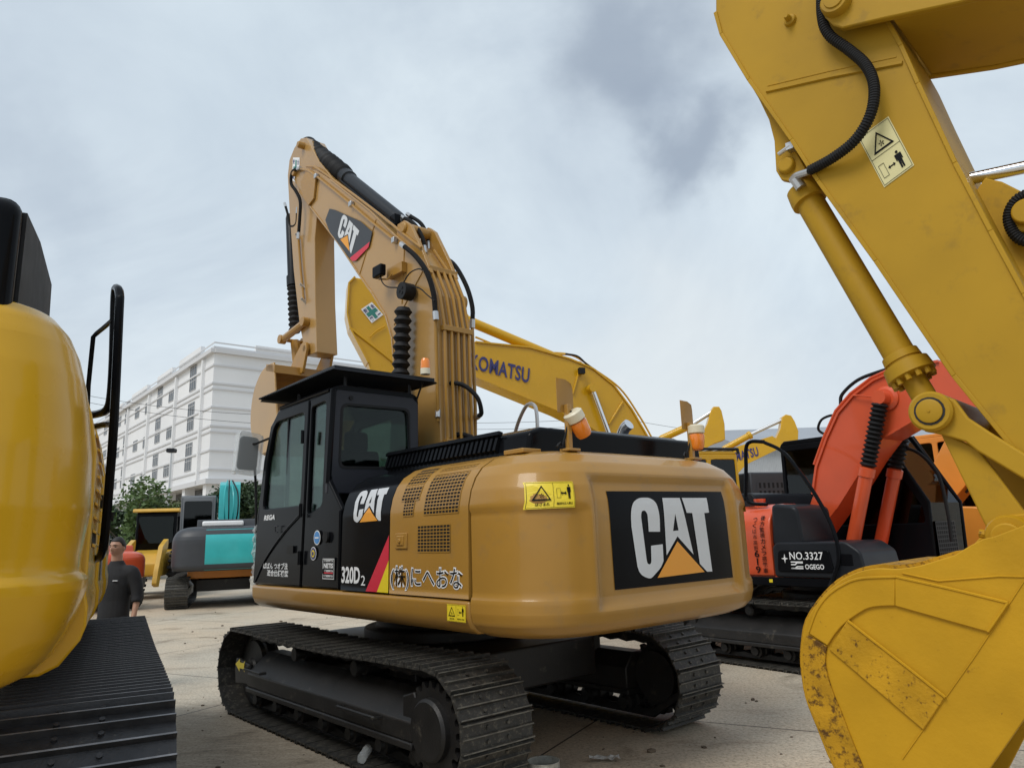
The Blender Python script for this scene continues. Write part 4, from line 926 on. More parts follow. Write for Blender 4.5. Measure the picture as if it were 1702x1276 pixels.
fn4 = quad_map(*R.Ys([(1470, 312), (1520, 275), (1477, 194), (1427, 230)], yN-.010))
warning_label(arm, lambda u, v, off: fn4(u, v)+Vector((0, off+.001, 0)), base=LBL2, vertical=True)
# bucket cylinder
c0, c1 = Vector(R.Y(1318, 288, .02)), Vector(R.Y(1552, 686, .02)); L_ = (c1-c0).length; g0 = c0.lerp(c1, .13); g1 = c0.lerp(c1, .785); g2 = c0.lerp(c1, .875)
bm = NB(); rod(bm, c0.lerp(c1, .07), g1, [(0, .05), (.01, .085), (.07, .092), (.10, .092), (.105, .072), (1, .072)], 32)
rod(bm, g1, g2, [(0, .072), (.02, .084), (.3, .088), (.32, .082), (.42, .082), (.44, .105), (.9, .112), (.92, .108), (1, .06)], 32)
bcl = obj('bucket_cylinder', bm, BOOY, arm)
bm = NB(); u_ = (c1-c0).normalized(); v1 = u_.cross(Vector((0, 1, 0))).normalized(); v2 = Vector((0, 1, 0))
for k in range(12):
    a = 2*pi*k/12; q = g2.lerp(c0, .012)+(v1*cos(a)+v2*sin(a))*.09; cyl(bm, q, q+u_*.035, .014, 6)
obj('gland_bolt', bm, BOOY, bcl)
bm = NB(); cyl(bm, g2, c1-u_*.05, .055, 20); obj('piston_rod', bm, BOOY, bcl)
bm = NB(); tube(bm, cr([R.Y(1316, 300, .12), R.Y(1324, 292, .15), R.Y(1345, 285, .2)], 4), .018, 8); cyl(bm, R.Y(1322, 298, .13), R.Y(1332, 312, .12), .03, 10); obj('hose_fitting', bm, STL, bcl)
P = cr([R.Y(1366, -40, .25), R.Y(1366, 25, .27), R.Y(1378, 58, .26), R.Y(1412, 84, .24), R.Y(1440, 110, .25), R.Y(1453, 145, .27), R.Y(1447, 190, .28), R.Y(1422, 232, .27), R.Y(1385, 262, .24), R.Y(1345, 284, .21)], 10)
bm = NB(); tube(bm, P, .027, 10, rib=.013); obj('hydraulic_hose', bm, RUB, arm)
# linkage
pe = R.xz([(1551, 685)], yN+.02)[0]; pb = R.xz([(1680, 892)], yN+.05)[0]
for ya, yb_ in ((yN, yN+.035), (yF-.035, yF)):
    bm = NB(); k = yN
    A = R.xz([(1524, 690), (1535, 662), (1560, 655), (1590, 665), (1612, 695), (1650, 720), (1702, 752), (1780, 800), (1780, 850), (1702, 795), (1627, 750), (1608, 735), (1565, 722), (1540, 718)], yN)
    prism(bm, A, 'y', ya, yb_); obj('link_arm', bm, BOOY, arm, bevel=.008)
    bm = NB(); B_ = R.xz([(1560, 715), (1625, 745), (1702, 850), (1725, 880), (1700, 925), (1655, 910), (1640, 880)], yN)
    prism(bm, B_, 'y', ya-(.04 if ya > 0 else -.04), yb_-(.04 if ya > 0 else -.04)); obj('link_bar', bm, BOOY, arm, bevel=.008)
bm = NB(); rod(bm, (pe[0], yF-.05, pe[1]), (pe[0], yN+.075, pe[1]), [(0, .08), (.02, .088), (.9, .088), (.985, .088), (1, .078)], 36); rod(bm, (pe[0], yN+.07, pe[1]), (pe[0], yN+.088, pe[1]), [(0, .052), (.8, .052), (1, .044)], 30); cyl(bm, (pe[0], yN+.086, pe[1]), (pe[0], yN+.092, pe[1]), .006, 8); obj('link_pin', bm, BOOY, arm)
bm = NB(); plate(bm, [(pe[0]+.062*cos(a/16*2*pi), pe[1]+.062*sin(a/16*2*pi)) for a in range(16)], [[(pe[0]+.053*cos(a/16*2*pi), pe[1]+.053*sin(a/16*2*pi)) for a in range(16)]], lambda u, v, d: Vector((u, yN+.0755+d, v)), .002); obj('seal_ring', bm, FRM, arm)
# bucket
so_ = [(1653, 891), (1635, 895), (1613, 906), (1587, 922), (1528, 940), (1492, 945), (1456, 944), (1424, 951), (1391, 968), (1362, 997), (1339, 1033), (1332, 1069), (1331, 1108), (1339, 1160), (1359, 1212), (1386, 1276), (1432, 1345), (1500, 1400), (1580, 1405), (1646, 1276), (1702, 1196), (1790, 1060), (1850, 900), (1760, 850)]
so_ = so_[:4]+[tuple(q) for q in smooth2(so_[4:17], 3)]+so_[17:]
bs = R.xz(so_, .36); nb_ = len(bs)
bm = NB(); prism(bm, bs, 'y', .33, .36); prism(bm, bs, 'y', -.46, -.43); bkt = obj('bucket', bm, BUCY, rr_, bevel=.004)
bm = NB(); flange(bm, [bs[i] for i in range(4, nb_-5)], .03, -.42, .33); flange(bm, [bs[4], bs[3], bs[nb_-2]], .03, -.42, .33); obj('bucket_shell', bm, RUST2, bkt)
bm = NB(); ear = R.xz([(1528, 940), (1587, 922), (1620, 903), (1650, 870), (1680, 855), (1740, 850), (1800, 900), (1760, 1000), (1600, 975)], .2)
prism(bm, ear, 'y', .17, .21); prism(bm, ear, 'y', -.31, -.27); obj('bucket_ear', bm, BUCY, bkt, bevel=.006)
bm = NB(); rod(bm, (pb[0], yF-.06, pb[1]), (pb[0], yN+.09, pb[1]), [(0, .078), (.02, .087), (.98, .087), (1, .08)], 36); rod(bm, (pb[0], yN+.085, pb[1]), (pb[0], yN+.13, pb[1]), [(0, .056), (.9, .056), (1, .05)], 30); cyl(bm, (pb[0], yN+.128, pb[1]), (pb[0], yN+.134, pb[1]), .006, 8); obj('bucket_pin', bm, BUCY, bkt)
bm = NB(); a = Vector(R.Y(1628, 886, .26)); b = Vector(R.Y(1652, 890, .26)); cyl(bm, a, b, .018, 8); obj('lock_bolt', bm, RUSTY, bkt)
w1 = [(1489, 958), (1675, 1000), (1642, 1049), (1489, 1006)]
w1b = [(1489, 958), (1489, 1006), (1440, 1010), (1408, 1030), (1377, 1069), (1344, 1050), (1357, 1015), (1375, 990), (1400, 972), (1430, 961)]
w1b = [(1489, 958), (1489, 1006)]+smooth2([(1489, 1006), (1462, 1007), (1440, 1012), (1408, 1033), (1390, 1052), (1377, 1072)], 3)[1:]+smooth2([(1344, 1050), (1357, 1015), (1375, 990), (1400, 972), (1430, 961), (1460, 957), (1489, 958)], 3)[:-1]
w2 = [(1409, 1031), (1571, 1158), (1536, 1212), (1379, 1078)]
w3 = [(1343, 1054), (1376, 1073), (1376, 1121), (1401, 1186), (1437, 1276), (1480, 1350), (1445, 1350), (1389, 1272), (1362, 1210), (1343, 1158), (1336, 1108), (1336, 1069)]
w3 = w3[:1]+smooth2([(1376, 1073), (1373, 1095), (1377, 1121), (1386, 1150), (1401, 1186), (1418, 1230), (1437, 1276)], 3)+[(1480, 1350), (1445, 1350)]+smooth2([(1389, 1272), (1362, 1210), (1343, 1158), (1336, 1108), (1336, 1069)], 3)
bm = NB(); prism(bm, R.xz(w1, .36), 'y', .359, .374); prism(bm, R.xz(w1b, .36), 'y', .359, .373); obj('wear_plate', bm, BUCY, bkt, bevel=.004)
bm = NB(); prism(bm, R.xz(w2, .36), 'y', .359, .372); obj('wear_plate', bm, RUSTY, bkt, bevel=.004)
bm = NB(); prism(bm, R.xz(w3, .36), 'y', .359, .373); obj('wear_plate', bm, RUST2, bkt, bevel=.004)
bm = NB()
for pts in ([(1489, 958), (1580, 978), (1675, 1001)], [(1675, 1001), (1642, 1049)], [(1409, 1031), (1490, 1094), (1571, 1158)], [(1344, 1050), (1357, 1015), (1375, 990), (1400, 972), (1430, 961), (1489, 958)]):
    Q = R.Ys(pts, .374)
    for _ in range(1): tube(bm, cr(Q, 8), .006, 6)
tube(bm, R.Ys([(1702, 958), (1660, 957), (1560, 965), (1500, 952)], .362), .004, 6); tube(bm, R.Ys([(1702, 965), (1620, 1090), (1500, 1260)], .362), .003, 6)
obj('weld_seam', bm, BUCY, bkt)
# boom end and the bracket behind the arm
bo = R.xz([(1366, -10), (1370, 28), (1384, 42), (1399, 47), (1472, 30), (1591, 5), (1702, -25), (1900, -90), (2000, -500), (1700, -420), (1400, -160)], .30)
bm = NB(); prism(bm, bo, 'y', .26, .30); prism(bm, bo, 'y', -.42, -.38)
bo2 = R.xz([(1478, 25), (1591, 2), (1702, -28), (1900, -95)], .30)+[(4.2, 4.12), (3.0, 4.0), (1.6, 3.1), (.45, 1.6), (.0, 1.7), (.3, 3.2), (1.2, 4.5), (2.6, 5.1), (3.8, 5.1)]+R.xz([(2000, -480), (1700, -400), (1450, -160)], .30); prism(bm, bo2, 'y', -.38, .26)
boomR = obj('boom', bm, BOOY, rr_, bevel=.008)
x_, z_ = R.xz([(1391, 6)], .3)[0]; bm = NB(); rod(bm, (x_, .29, z_), (x_, .345, z_), [(0, .075), (.8, .072), (1, .064)], 30); rod(bm, (x_, .34, z_), (x_, .352, z_), [(0, .05), (1, .045)], 24); box(bm, x_-.22, x_-.12, .30, .325, z_-.0, z_+.03)
obj('boom_pin', bm, BOOY, boomR)
bm = NB(); br = R.xz([(1640, 300), (1668, 306), (1700, 322), (1750, 350), (1760, 640), (1702, 560), (1650, 420), (1620, 330)], -.1); prism(bm, br, 'y', -.14, -.06)
x_, z_ = R.xz([(1712, 360)], -.05)[0]; rod(bm, (x_, -.06, z_), (x_, .05, z_), [(0, .09), (.6, .085), (.62, .06), (1, .055)], 26); obj('rear_bracket', bm, BOOY, arm, bevel=.006)
bm = NB(); P = cr(R.Ys([(1740, 315), (1702, 325), (1684, 340), (1677, 362), (1684, 385), (1702, 400), (1740, 402)], .0), 8); tube(bm, P, .026, 10, rib=.012); obj('hydraulic_hose', bm, RUB, arm)
bm = NB(); cyl(bm, R.Y(1600, 300, -.1), Vector(R.Y(1600, 300, -.1)).lerp(Vector(R.Y(1900, 236, -.1)), 2.1), .030, 18); obj('piston_rod', bm, CHR, arm)
# its own body, beyond the right edge of the view
shR = Shell(1.4, .8, -2.3, 1.1, 2.4)
bm = NB(); shR.cw(bm, 40); obj('counterweight', bm, KOMY, rr_)
bm = NB(); box(bm, -2.28, 1.5, -1.36, 1.36, 1.1, 2.1); obj('engine_house', bm, KOMY, rr_, bevel=.04)
for s in (1, -1): build_track(rr_, s*1.2, .6, 1.8, .44, .205, 0, side=s, detail=False)
bm = NB(); box(bm, -1.2, 1.2, -.8, .8, .45, 1.12); obj('car_body', bm, FRM, rr_, bevel=.03)
# ================================================================== NEAR MACHINE, LEFT
Lm = Mach(-4.35, 5.1, 28.2)
rl = empty('crawler_excavator', Lm.o, Lm.rz); tag(rl, 'glossy golden yellow excavator seen from behind at the left edge of the photo', 'excavator')
for s in (1, -1): build_track(rl, s*1.32, .80, 2.25, .525, .216, 0, mshoe=SHOEC, single=True, side=s, sag=.02)
PL = [(0, .26), (.02, .14), (.05, .06), (.09, .02), (.14, 0), (.195, 0), (.225, .035), (.26, .042), (.70, .035), (.80, .05), (.86, .09), (.92, .17), (.96, .27), (1, .45)]
PL = [((z-1.19)/1.71, q) for z, q in ((1.19, .36), (1.215, .26), (1.25, .19), (1.31, .13), (1.40, .08), (1.50, .04), (1.60, .012), (1.64, .012), (1.675, .045), (1.74, .045), (1.95, .025), (2.2, .035), (2.4, .06), (2.55, .085), (2.68, .12), (2.77, .16), (2.83, .21), (2.87, .30), (2.89, .42), (2.90, .55))]
sL = Shell(1.318, .80, -2.36, 1.19, 2.90, PL, nx=7, nd=2.8)
bm = NB(); sL.cw(bm, 150); cwl = obj('counterweight', bm, KOMY, rl, ang=60)
PH = [(0, .20), (.03, .10), (.10, .02), (.14, 0), (.20, 0), (.235, .012), (.68, .015), (.80, .05), (.9, .10), (1, .20)]
sH = Shell(1.335, .62, -2.36, 1.19, 2.75, PH)
sH.W = 1.312; bm = NB(); sH.section(bm, -2.35, -.9, 1.2, 2.75, both=True); hl_ = obj('engine_door', bm, KOMY, rl, bevel=.012, ang=28)
sH.W = 1.330; bm = NB(); sH.section(bm, -.885, .6, 1.2, 2.62, both=True); h2 = obj('side_panel', bm, KOMY, rl, bevel=.012, ang=28)
sH.W = 1.352; bm = NB(); sH.section(bm, .615, 2.1, 1.2, 2.35, both=True); h3 = obj('side_panel', bm, KOMY, rl, bevel=.012, ang=28); sH.W = 1.312
for xq in (-1.2, .3, 1.5):
    bm = NB(); yq = {-1.2: 1.314, .3: 1.332, 1.5: 1.354}[xq]; box(bm, xq-.06, xq+.06, -yq-.012, -yq+.01, 2.02, 2.1); obj('door_latch', bm, RUB, rl, bevel=.004)
bm = NB(); 
V = [bm.verts.new(sH.side(x, z, .003, -1)) for x, z in ((-2.1, 1.78), (-1.35, 1.78), (-1.35, 2.38), (-2.1, 2.38))]; f_ = bm.faces.new(V); f_.material_index = 1
for k in range(9):
    z = 1.80+.57*k/8; a = [sH.side(-2.1, z, .004, -1)]
    prism(bm, [(a[0].y, z), (a[0].y-.014, z-.012), (a[0].y-.014, z-.022), (a[0].y, z-.016)], 'x', -2.1, -1.35)
obj('vent_louvre', bm, [KOMY, DK], hl_)
bm = NB(); f = lambda u, v: sH.side(u, v, .004, -1); put(bm, poly2([(-.6, 1.55), (-.2, 1.55), (.1, 2.4), (-.3, 2.4)]), lambda u, v: sH.side(u, v, .026, -1), 0); put(bm, fit(text2d('PC360', 1, .02), .75, 1.7, 1.7, 1.9), lambda u, v: sH.side(u, v, .05, -1), 0)
obj('side_stripe', bm, [BLV], h2, smooth=False)
# black muffler housing above the tail
hx_ = [Lm.Y(48, 345, -.97), Lm.Y(70, 400, -.97), Lm.Y(88, 470, -.97), Lm.Y(94, 520, -.97)]
xr = -2.95
top = [(xr, 2.6), (xr, 3.16), (xr+.06, 3.24)]+[(q[0], q[2]) for q in hx_[1:]]
bm = NB(); prism(bm, [(xr, 2.6), (xr, 3.27), (xr+.06, 3.30), (hx_[1][0], hx_[1][2]), (hx_[2][0], hx_[2][2]), (hx_[2][0]+.3, 2.6)], 'y', -.95, .7); mh = obj('engine_hood', bm, BLK, rl, bevel=.07, seg=5)
bm = NB(); prism(bm, [(xr+.10, 2.7), (xr+.10, 3.26), (hx_[1][0], hx_[1][2]-.01), (hx_[2][0]+.01, hx_[2][2]-.01), (hx_[2][0]+.2, 2.7)], 'y', -.964, -.90); obj('side_mesh', bm, RUB, mh)
# handrail
bm = NB(); A_ = [atY(155, 930, 4.9), atY(168, 922, 4.6), atY(174, 890, 4.45), atY(182, 800, 4.35), atY(190, 690, 4.3), atY(198, 520, 4.3), atY(199, 492, 4.32), atY(196, 480, 4.38), atY(191, 492, 4.45), atY(188, 600, 4.5), atY(184, 660, 4.55), atY(178, 680, 4.6), atY(165, 687, 4.7), atY(148, 690, 4.8)]
def toL(p): d = p-Lm.o; return Vector((d.dot(Lm.f), d.dot(Lm.l), d.z))
A_ = [toL(p) for p in A_]; tube(bm, cr(A_, 6), .026, 10); hr = obj('handrail', bm, BLK, rl)
bm = NB(); tube(bm, cr([toL(atY(160, 708, 4.7)), toL(atY(180, 705, 4.5)), toL(atY(187, 712, 4.35)), toL(atY(188, 740, 4.32))], 6), .02, 8)
tube(bm, [toL(atY(145, 690, 4.7)), toL(atY(147, 640, 4.65)), toL(atY(155, 560, 4.6)), toL(atY(162, 553, 4.6)), toL(atY(172, 545, 4.55)), toL(atY(187, 532, 4.45))], .016, 6)
obj('rail_bracket', bm, BLK, hr)
bm = NB(); box(bm, -1.5, 1.6, -.95, .95, .5, 1.2); obj('car_body', bm, FRM, rl, bevel=.03)
bm = NB(); prism(bm, rpoly([(-.2, 1.2), (1.9, 1.2), (1.9, 2.2), (1.5, 3.1), (-.2, 3.15)], .1), 'y', .35, 1.38); obj('cab', bm, DGR, rl, bevel=.02)
# ================================================================== RED-ORANGE MACHINE
O = Mach(4.4, 10.4, 217)
obm = [(1330, 883), (1351, 821), (1357, 776), (1374, 728), (1393, 686), (1418, 657), (1451, 632), (1491, 614), (1560, 600), (1660, 620), (1760, 700), (1740, 740), (1640, 690), (1560, 688), (1521, 696), (1467, 728), (1440, 765), (1423, 793), (1390, 845), (1354, 895)]
ob = O.xz(obm, -.42)
Oarm = [(3.6, 3.7), (4.1, 3.5), (4.4, 1.8), (4.2, .7), (3.95, .7), (3.7, 2.0)]
ro = generic('crawler_excavator', 'red-orange excavator with black cab, marked NO.3327 on its black side box', O, ORG, hood=DGR, cabm=BLK, boom=ob, yb=(-.42, .06), cabside=1, detail=True, househ=2.02, bodyW=1.37, cabz=(1.2, 2.98), cabx0=-.95, cabslope=.5, cabx1=1.15, side_m=DGR, cwm=ORG, tail=.6, xcw=-2.2)
for ch in ro.children:
    if ch.name.startswith('tool_box'): tb = ch
    if ch.name.startswith('boom'): obo = ch
bpy.data.objects.remove(tb)
bm = NB(); sO = Shell(1.385, .6, -2.2, 1.03, 2.06)
sO.section(bm, -2.18, -.06, 1.14, 2.05, sg=-1); pn = obj('side_cover', bm, ORG, ro, bevel=.015, ang=25)
bm = NB(); prism(bm, rpoly([(-.04, 1.13), (1.0, 1.13), (1.16, 1.2), (1.12, 1.44), (.95, 1.56), (.02, 1.56), (-.04, 1.5)], .05), 'y', -1.395, -.55); tbx = obj('tool_box', bm, DGR, ro, bevel=.025, seg=3)
bm = NB(); prism(bm, rpoly([(.02, 1.2), (.78, 1.2), (.74, 1.46), (.05, 1.46)], .04), 'y', -1.412, -1.38); box(bm, .86, 1.02, -1.40, -1.2, 1.28, 1.42); obj('box_lid', bm, MATS['gloss_black_paint'], tbx, bevel=.008)
bm = NB(); prism(bm, rpoly([(-.06, 1.5), (.38, 1.5), (.34, 2.0), (-.02, 2.05)], .08), 'y', -1.36, -.6); obj('fuel_tank', bm, DGR, ro, bevel=.04, seg=3)
bm = NB(); prism(bm, [(-2.2, 1.02), (1.2, 1.02), (1.2, 1.125), (-2.2, 1.125)], 'y', -1.375, -1.2); obj('side_step', bm, BLK, ro, bevel=.01)
bm = NB(); f = lambda u, v: Vector((u, -1.4145, v))
put(bm, fit(text2d('NO.3327', 1, .012, spacing=1.05), .21, .66, 1.348, 1.44), f); put(bm, fit(text2d('OGEGO', 1, .02), .41, .66, 1.235, 1.295), f)
put(bm, poly2([(.14+.05*q[0], 1.36+.06*q[1]) for q in ((0, 1), (.2, .2), (1, 0), (.2, -.2), (0, -1), (-.2, -.2), (-1, 0), (-.2, .2))]), f)
for a in (0, 1): put(bm, poly2([(.22, 1.235+.045*a), (.28, 1.235+.045*a), (.31, 1.258+.045*a), (.385, 1.258+.045*a), (.385, 1.272+.045*a), (.30, 1.272+.045*a), (.27, 1.250+.045*a), (.22, 1.250+.045*a)]), f)
put(bm, poly2([(.22, 1.235), (.385, 1.235), (.385, 1.25), (.22, 1.25)]), f); put(bm, poly2([(.22, 1.312), (.385, 1.312), (.385, 1.327), (.22, 1.327)]), f)
obj('side_lettering', bm, WHT, tbx, smooth=False)
bm = NB(); f = lambda u, v: sO.side(u, v, .012, -1)
for k, s_ in enumerate('後方監視カメラ搭載車'): put(bm, fit(text2d(s_, 1, .01), -.20, -.13, 1.84-.074*k, 1.84-.074*k+.064), f)
for k, s_ in enumerate('つくば市高野'): put(bm, fit(text2d(s_, 1, .0), -.31, -.25, 1.82-.073*k, 1.82-.073*k+.06), f)
for k, s_ in enumerate('619'): put(bm, fit(text2d(s_, 1, .01), *((-.285, -.265) if s_ == '1' else (-.31, -.24)), 1.375-.10*k, 1.375-.10*k+.085), f)
obj('side_lettering', bm, BKV, pn, smooth=False)
bm = NB(); put(bm, poly2([(-.14, 1.06), (-.09, 1.06), (-.09, 1.10), (-.14, 1.10)]), lambda u, v: Vector((u, -1.378, v))); obj('sticker', bm, YELV, pn, smooth=False)
bm = NB(); flange(bm, ob[1:9], .03, -.44, .08); flange(bm, ob[12:19], .03, -.44, .08); obj('flange_plate', bm, ORG, obo)
bm = NB(); tube(bm, [(p[0]-.05, -.38, p[1]+.04) for p in ob[2:8]], .022, 8); tube(bm, [(p[0]-.05, -.25, p[1]+.04) for p in ob[1:8]], .022, 8); tube(bm, [(p[0]-.05, -.12, p[1]+.04) for p in ob[2:8]], .02, 8)
obj('hydraulic_pipe', bm, ORG, obo)
pt = O.xz([(1466, 661)], -.52)[0]; pbm = O.xz([(1408, 945)], -.56)[0]
for yy in (-.54, .18):
    cylinder_ram(ro, (pbm[0], yy, pbm[1]), (pt[0], yy, pt[1]), .085, .60, ORG, boot=(1.25, 14), name='boom_cylinder')
bm = NB(); rod(bm, (pt[0], -.42, pt[1]), (pt[0], -.47, pt[1]), [(0, .16), (.3, .16), (1, .12)], 28); obj('boom_boss', bm, ORG, obo)
bm = NB(); tube(bm, [O.Y(1418, 657, -.45), O.Y(1430, 657, -.47), O.Y(1460, 660, -.48)], .01, 6); obj('grease_line', bm, ORG, obo)
def ohose(pts, y0_, y1_, r, m=RUB, nm='hydraulic_hose', rib=0):
    n = len(pts)-1; P = cr([O.Y(a, b, y0_+(y1_-y0_)*i/n) for i, (a, b) in enumerate(pts)], 8); bm = NB(); tube(bm, P, r, 8, rib=rib); obj(nm, bm, m, ro)
ohose([(1397, 672), (1400, 655), (1425, 632), (1460, 618), (1495, 608)], -.3, -.3, .024)
ohose([(1383, 722), (1368, 720), (1360, 712), (1365, 698), (1378, 691), (1390, 690)], -.15, -.3, .018)
ohose([(1239, 832), (1240, 780), (1240, 745), (1248, 734), (1270, 734)], -1.2, -1.2, .026, BLK, 'handrail')
ohose([(1239, 825), (1248, 836), (1275, 838)], -1.2, -1.2, .024, BLK, 'handrail')
ohose([(1268, 734), (1300, 750), (1330, 785), (1360, 830), (1385, 880), (1394, 925), (1385, 960), (1378, 975)], -1.2, -1.5, .024, BLK, 'handrail')
ohose([(1322, 859), (1335, 862), (1358, 866), (1370, 855), (1365, 840)], -.9, -.5, .028)
ohose([(1500, 742), (1530, 755), (1560, 790), (1575, 850), (1582, 900)], .2, .3, .022)
bm = NB(); q = O.Y(1263, 835, -1.0); cyl(bm, (q[0], q[1], q[2]-.14), (q[0], q[1], q[2]+.02), .075, 18); cyl(bm, (q[0], q[1], q[2]+.02), (q[0], q[1], q[2]+.05), .08, 18); obj('filler_cap', bm, ORG, ro)
bm = NB(); grille(bm, lambda u, v, o: Vector((1.2+o, -v, u)), 1.25, 1.75, -.95, -.40, 9, 9, .014); obj('front_mesh', bm, [DGR, DK], ro, smooth=False)
# ================================================================== MACHINES BEHIND
O2 = Mach(7.7, 12.6, 217)
r2_ = generic('crawler_excavator', 'amber-orange excavator half hidden behind the red-orange one, boom raised to the right', O2, ORG2, cabm=ORG2, boom=O2.xz([(1541, 789), (1568, 735), (1592, 690), (1640, 640), (1760, 600), (1850, 640), (1820, 720), (1720, 700), (1660, 735), (1618, 790), (1578, 838), (1556, 842)], -.42), yb=(-.42, .06), househ=1.9, cabz=(1.2, 3.25), cabx0=-1.9)
qa, qb = O2.Y(1618, 915, -.6), O2.Y(1700, 690, -.6); cylinder_ram(r2_, qa, qb, .12, .62, ORG2, name='boom_cylinder')
qc = O2.Y(1588, 905, -.9); bm = NB(); prism(bm, rpoly([(qc[0]-.35, qc[2]-.3), (qc[0]+.35, qc[2]-.3), (qc[0]+.3, qc[2]+.25), (qc[0]-.3, qc[2]+.38)], .15, 6), 'y', -1.3, -.85); obj('front_cover', bm, ORG2, r2_, bevel=.04)
for yy in (-.3, -.1):
    bm = NB(); tube(bm, cr([(.1, yy, 2.2), (.75, yy, 3.0), (1.1, yy-.3, 2.6), (1.25, yy-.3, 2.0), (1.3, yy-.3, 1.5)], 8), .022, 8); obj('hydraulic_hose', bm, RUB, r2_)
K = Mach(3.75, 15.2, 108)
kb = K.xz([(781, 562), (790, 568), (880, 577), (947, 596), (985, 612), (1020, 640), (1050, 680), (1082, 735), (1150, 835), (1160, 880), (1105, 880), (1060, 800), (1020, 733), (980, 708), (930, 683), (735, 603), (735, 568)], -.0)
rk = generic('crawler_excavator', 'golden yellow excavator behind the middle one, facing left with its long boom low', K, KOMY, cabm=KOMY, boom=kb, yb=(-.5, .0), guard=True, cabz=(1.2, 3.12), bodyW=1.37, househ=2.15)
bk_ = [c_ for c_ in rk.children if c_.name.startswith('boom')][0]
bm = NB(); flange(bm, kb[1:8], .03, -.52, .02); flange(bm, kb[12:16], .03, -.52, .02); tube(bm, K.Ys([(963, 615), (952, 655)], .005), .02, 6); tube(bm, K.Ys([(1035, 668), (1012, 705)], .005), .02, 6); obj('flange_plate', bm, KOMY, bk_)
bm = NB(); box(bm, -2.0, -.35, .55, 1.33, 2.10, 2.78)
vb = obj('vent_box', bm, MGR, rk, bevel=.03); bm = NB(); grille(bm, lambda u, v, o: Vector((u, 1.332+o, v)), -1.2, -.5, 2.3, 2.6, 7, 2, .05); obj('vent_grille', bm, [MGR, DK], vb, smooth=False)
bm = NB(); fnk = quad_map(*K.Ys([(781, 612), (879, 637), (881, 612), (783, 587)], .008)); put(bm, fit(text2d('KOMATSU', 1, .022, spacing=1.05), 0, 1, 0, 1), lambda u, v: fnk(u, v)); obj('boom_lettering', bm, BLV, bk_, smooth=False)
ka = K.xz([(600, 462), (612, 470), (640, 500), (672, 540), (700, 590), (720, 640), (718, 700), (655, 700), (630, 660), (612, 602), (582, 545), (577, 520), (580, 470), (590, 460)], -.05)
bm = NB(); prism(bm, ka, 'y', -.42, -.07); ka_o = obj('arm', bm, KOMY, rk, bevel=.02)
bm = NB(); tube(bm, K.Ys([(582, 545), (640, 590), (700, 640)], -.06), .03, 6); tube(bm, K.Ys([(615, 560), (625, 550), (638, 543), (640, 541)], -.04), .012, 6); flange(bm, ka[9:14], .03, -.46, -.03); obj('weld_seam', bm, KOMY, ka_o)
fns = quad_map(*K.Ys([(618, 537), (637, 523), (618, 502), (600, 514)], -.055)); bm = NB(); put(bm, poly2([(0, 0), (1, 0), (1, 1), (0, 1)]), lambda u, v: fns(u, v), 0); o4 = Vector((0, .006, 0))
put(bm, poly2([(.38, .08), (.62, .08), (.62, .38), (.92, .38), (.92, .62), (.62, .62), (.62, .92), (.38, .92), (.38, .62), (.08, .62), (.08, .38), (.38, .38)]), lambda u, v: fns(u, v)+o4, 1)
for s_, u0, v0 in (('安', .06, .66), ('全', .68, .66), ('第', .06, .06), ('一', .68, .15)): put(bm, fit(text2d(s_, 1, .03), u0, u0+.26, v0, v0+(.26 if s_ != '一' else .06)), lambda u, v: fns(u, v)+o4, 2)
obj('safety_sticker', bm, [WHT, GRV, BLV], ka_o, smooth=False)
a_, b_ = K.Y(990, 622, -.25), K.Y(700, 505, -.25)
cylinder_ram(bk_, K.Y(960, 610, -.25), K.Y(700, 500, -.25), .10, .8, KOMY, name='arm_cylinder')
for dy in (0, 1):
    bm = NB(); tube(bm, cr(K.Ys([(790, 560+dy*8), (850, 583+dy*4), (900, 590-dy*4), (950, 590), (985, 612), (1030, 645), (1062, 690), (1085, 730)], -.1-.1*dy), 6), .022, 6); obj('hydraulic_pipe', bm, KOMY, bk_)
bm = NB(); tube(bm, cr(K.Ys([(940, 588), (960, 592), (975, 605), (990, 615)], -.02), 6), .02, 6); q = K.Y(967, 617, .1); box(bm, q[0]-.06, q[0]+.06, .04, .14, q[2]-.05, q[2]+.07); obj('work_lamp', bm, RUB, bk_)
cylinder_ram(rk, K.Y(1060, 850, .12), K.Y(984, 645, .12), .085, .52, KOMY, name='boom_cylinder')
K2 = Mach(2.2, 25.5, -95)
def far_machine(M_, label, bx, ax, cb0, cb1, cr1, y=.0, text=None):
    r_ = generic('crawler_excavator', label, M_, KOMY, cabm=KOMY, boom=M_.xz(bx, y), arm=None, yb=(y, y+.5) if M_ is None else (y, y+.45))
    bm = NB(); prism(bm, M_.xz(ax, y), 'y', y+.05, y+.42); obj('arm', bm, KOMY, r_, bevel=.02)
    p0, p1, p2 = [Vector(M_.Y(*q, y+.22)) for q in (cb0, cb1, cr1)]
    bm = NB(); rod(bm, p0, p1, [(0, .08), (.1, .11), (.9, .11), (.91, .14), (1, .14)], 12); c_ = obj('arm_cylinder', bm, KOMY, r_); bm = NB(); cyl(bm, p1, p2, .06, 10); obj('piston_rod', bm, STL, c_)
    if text:
        bb = [o for o in r_.children if o.name.startswith('boom')][0]; q = quad_map(*M_.Ys(text, y-.008)); bm = NB(); put(bm, fit(text2d('KOMATSU', 1, .022, spacing=1.05), 0, 1, 0, 1), lambda u, v: q(u, v)); obj('boom_lettering', bm, BLV, bb, smooth=False)
    return r_
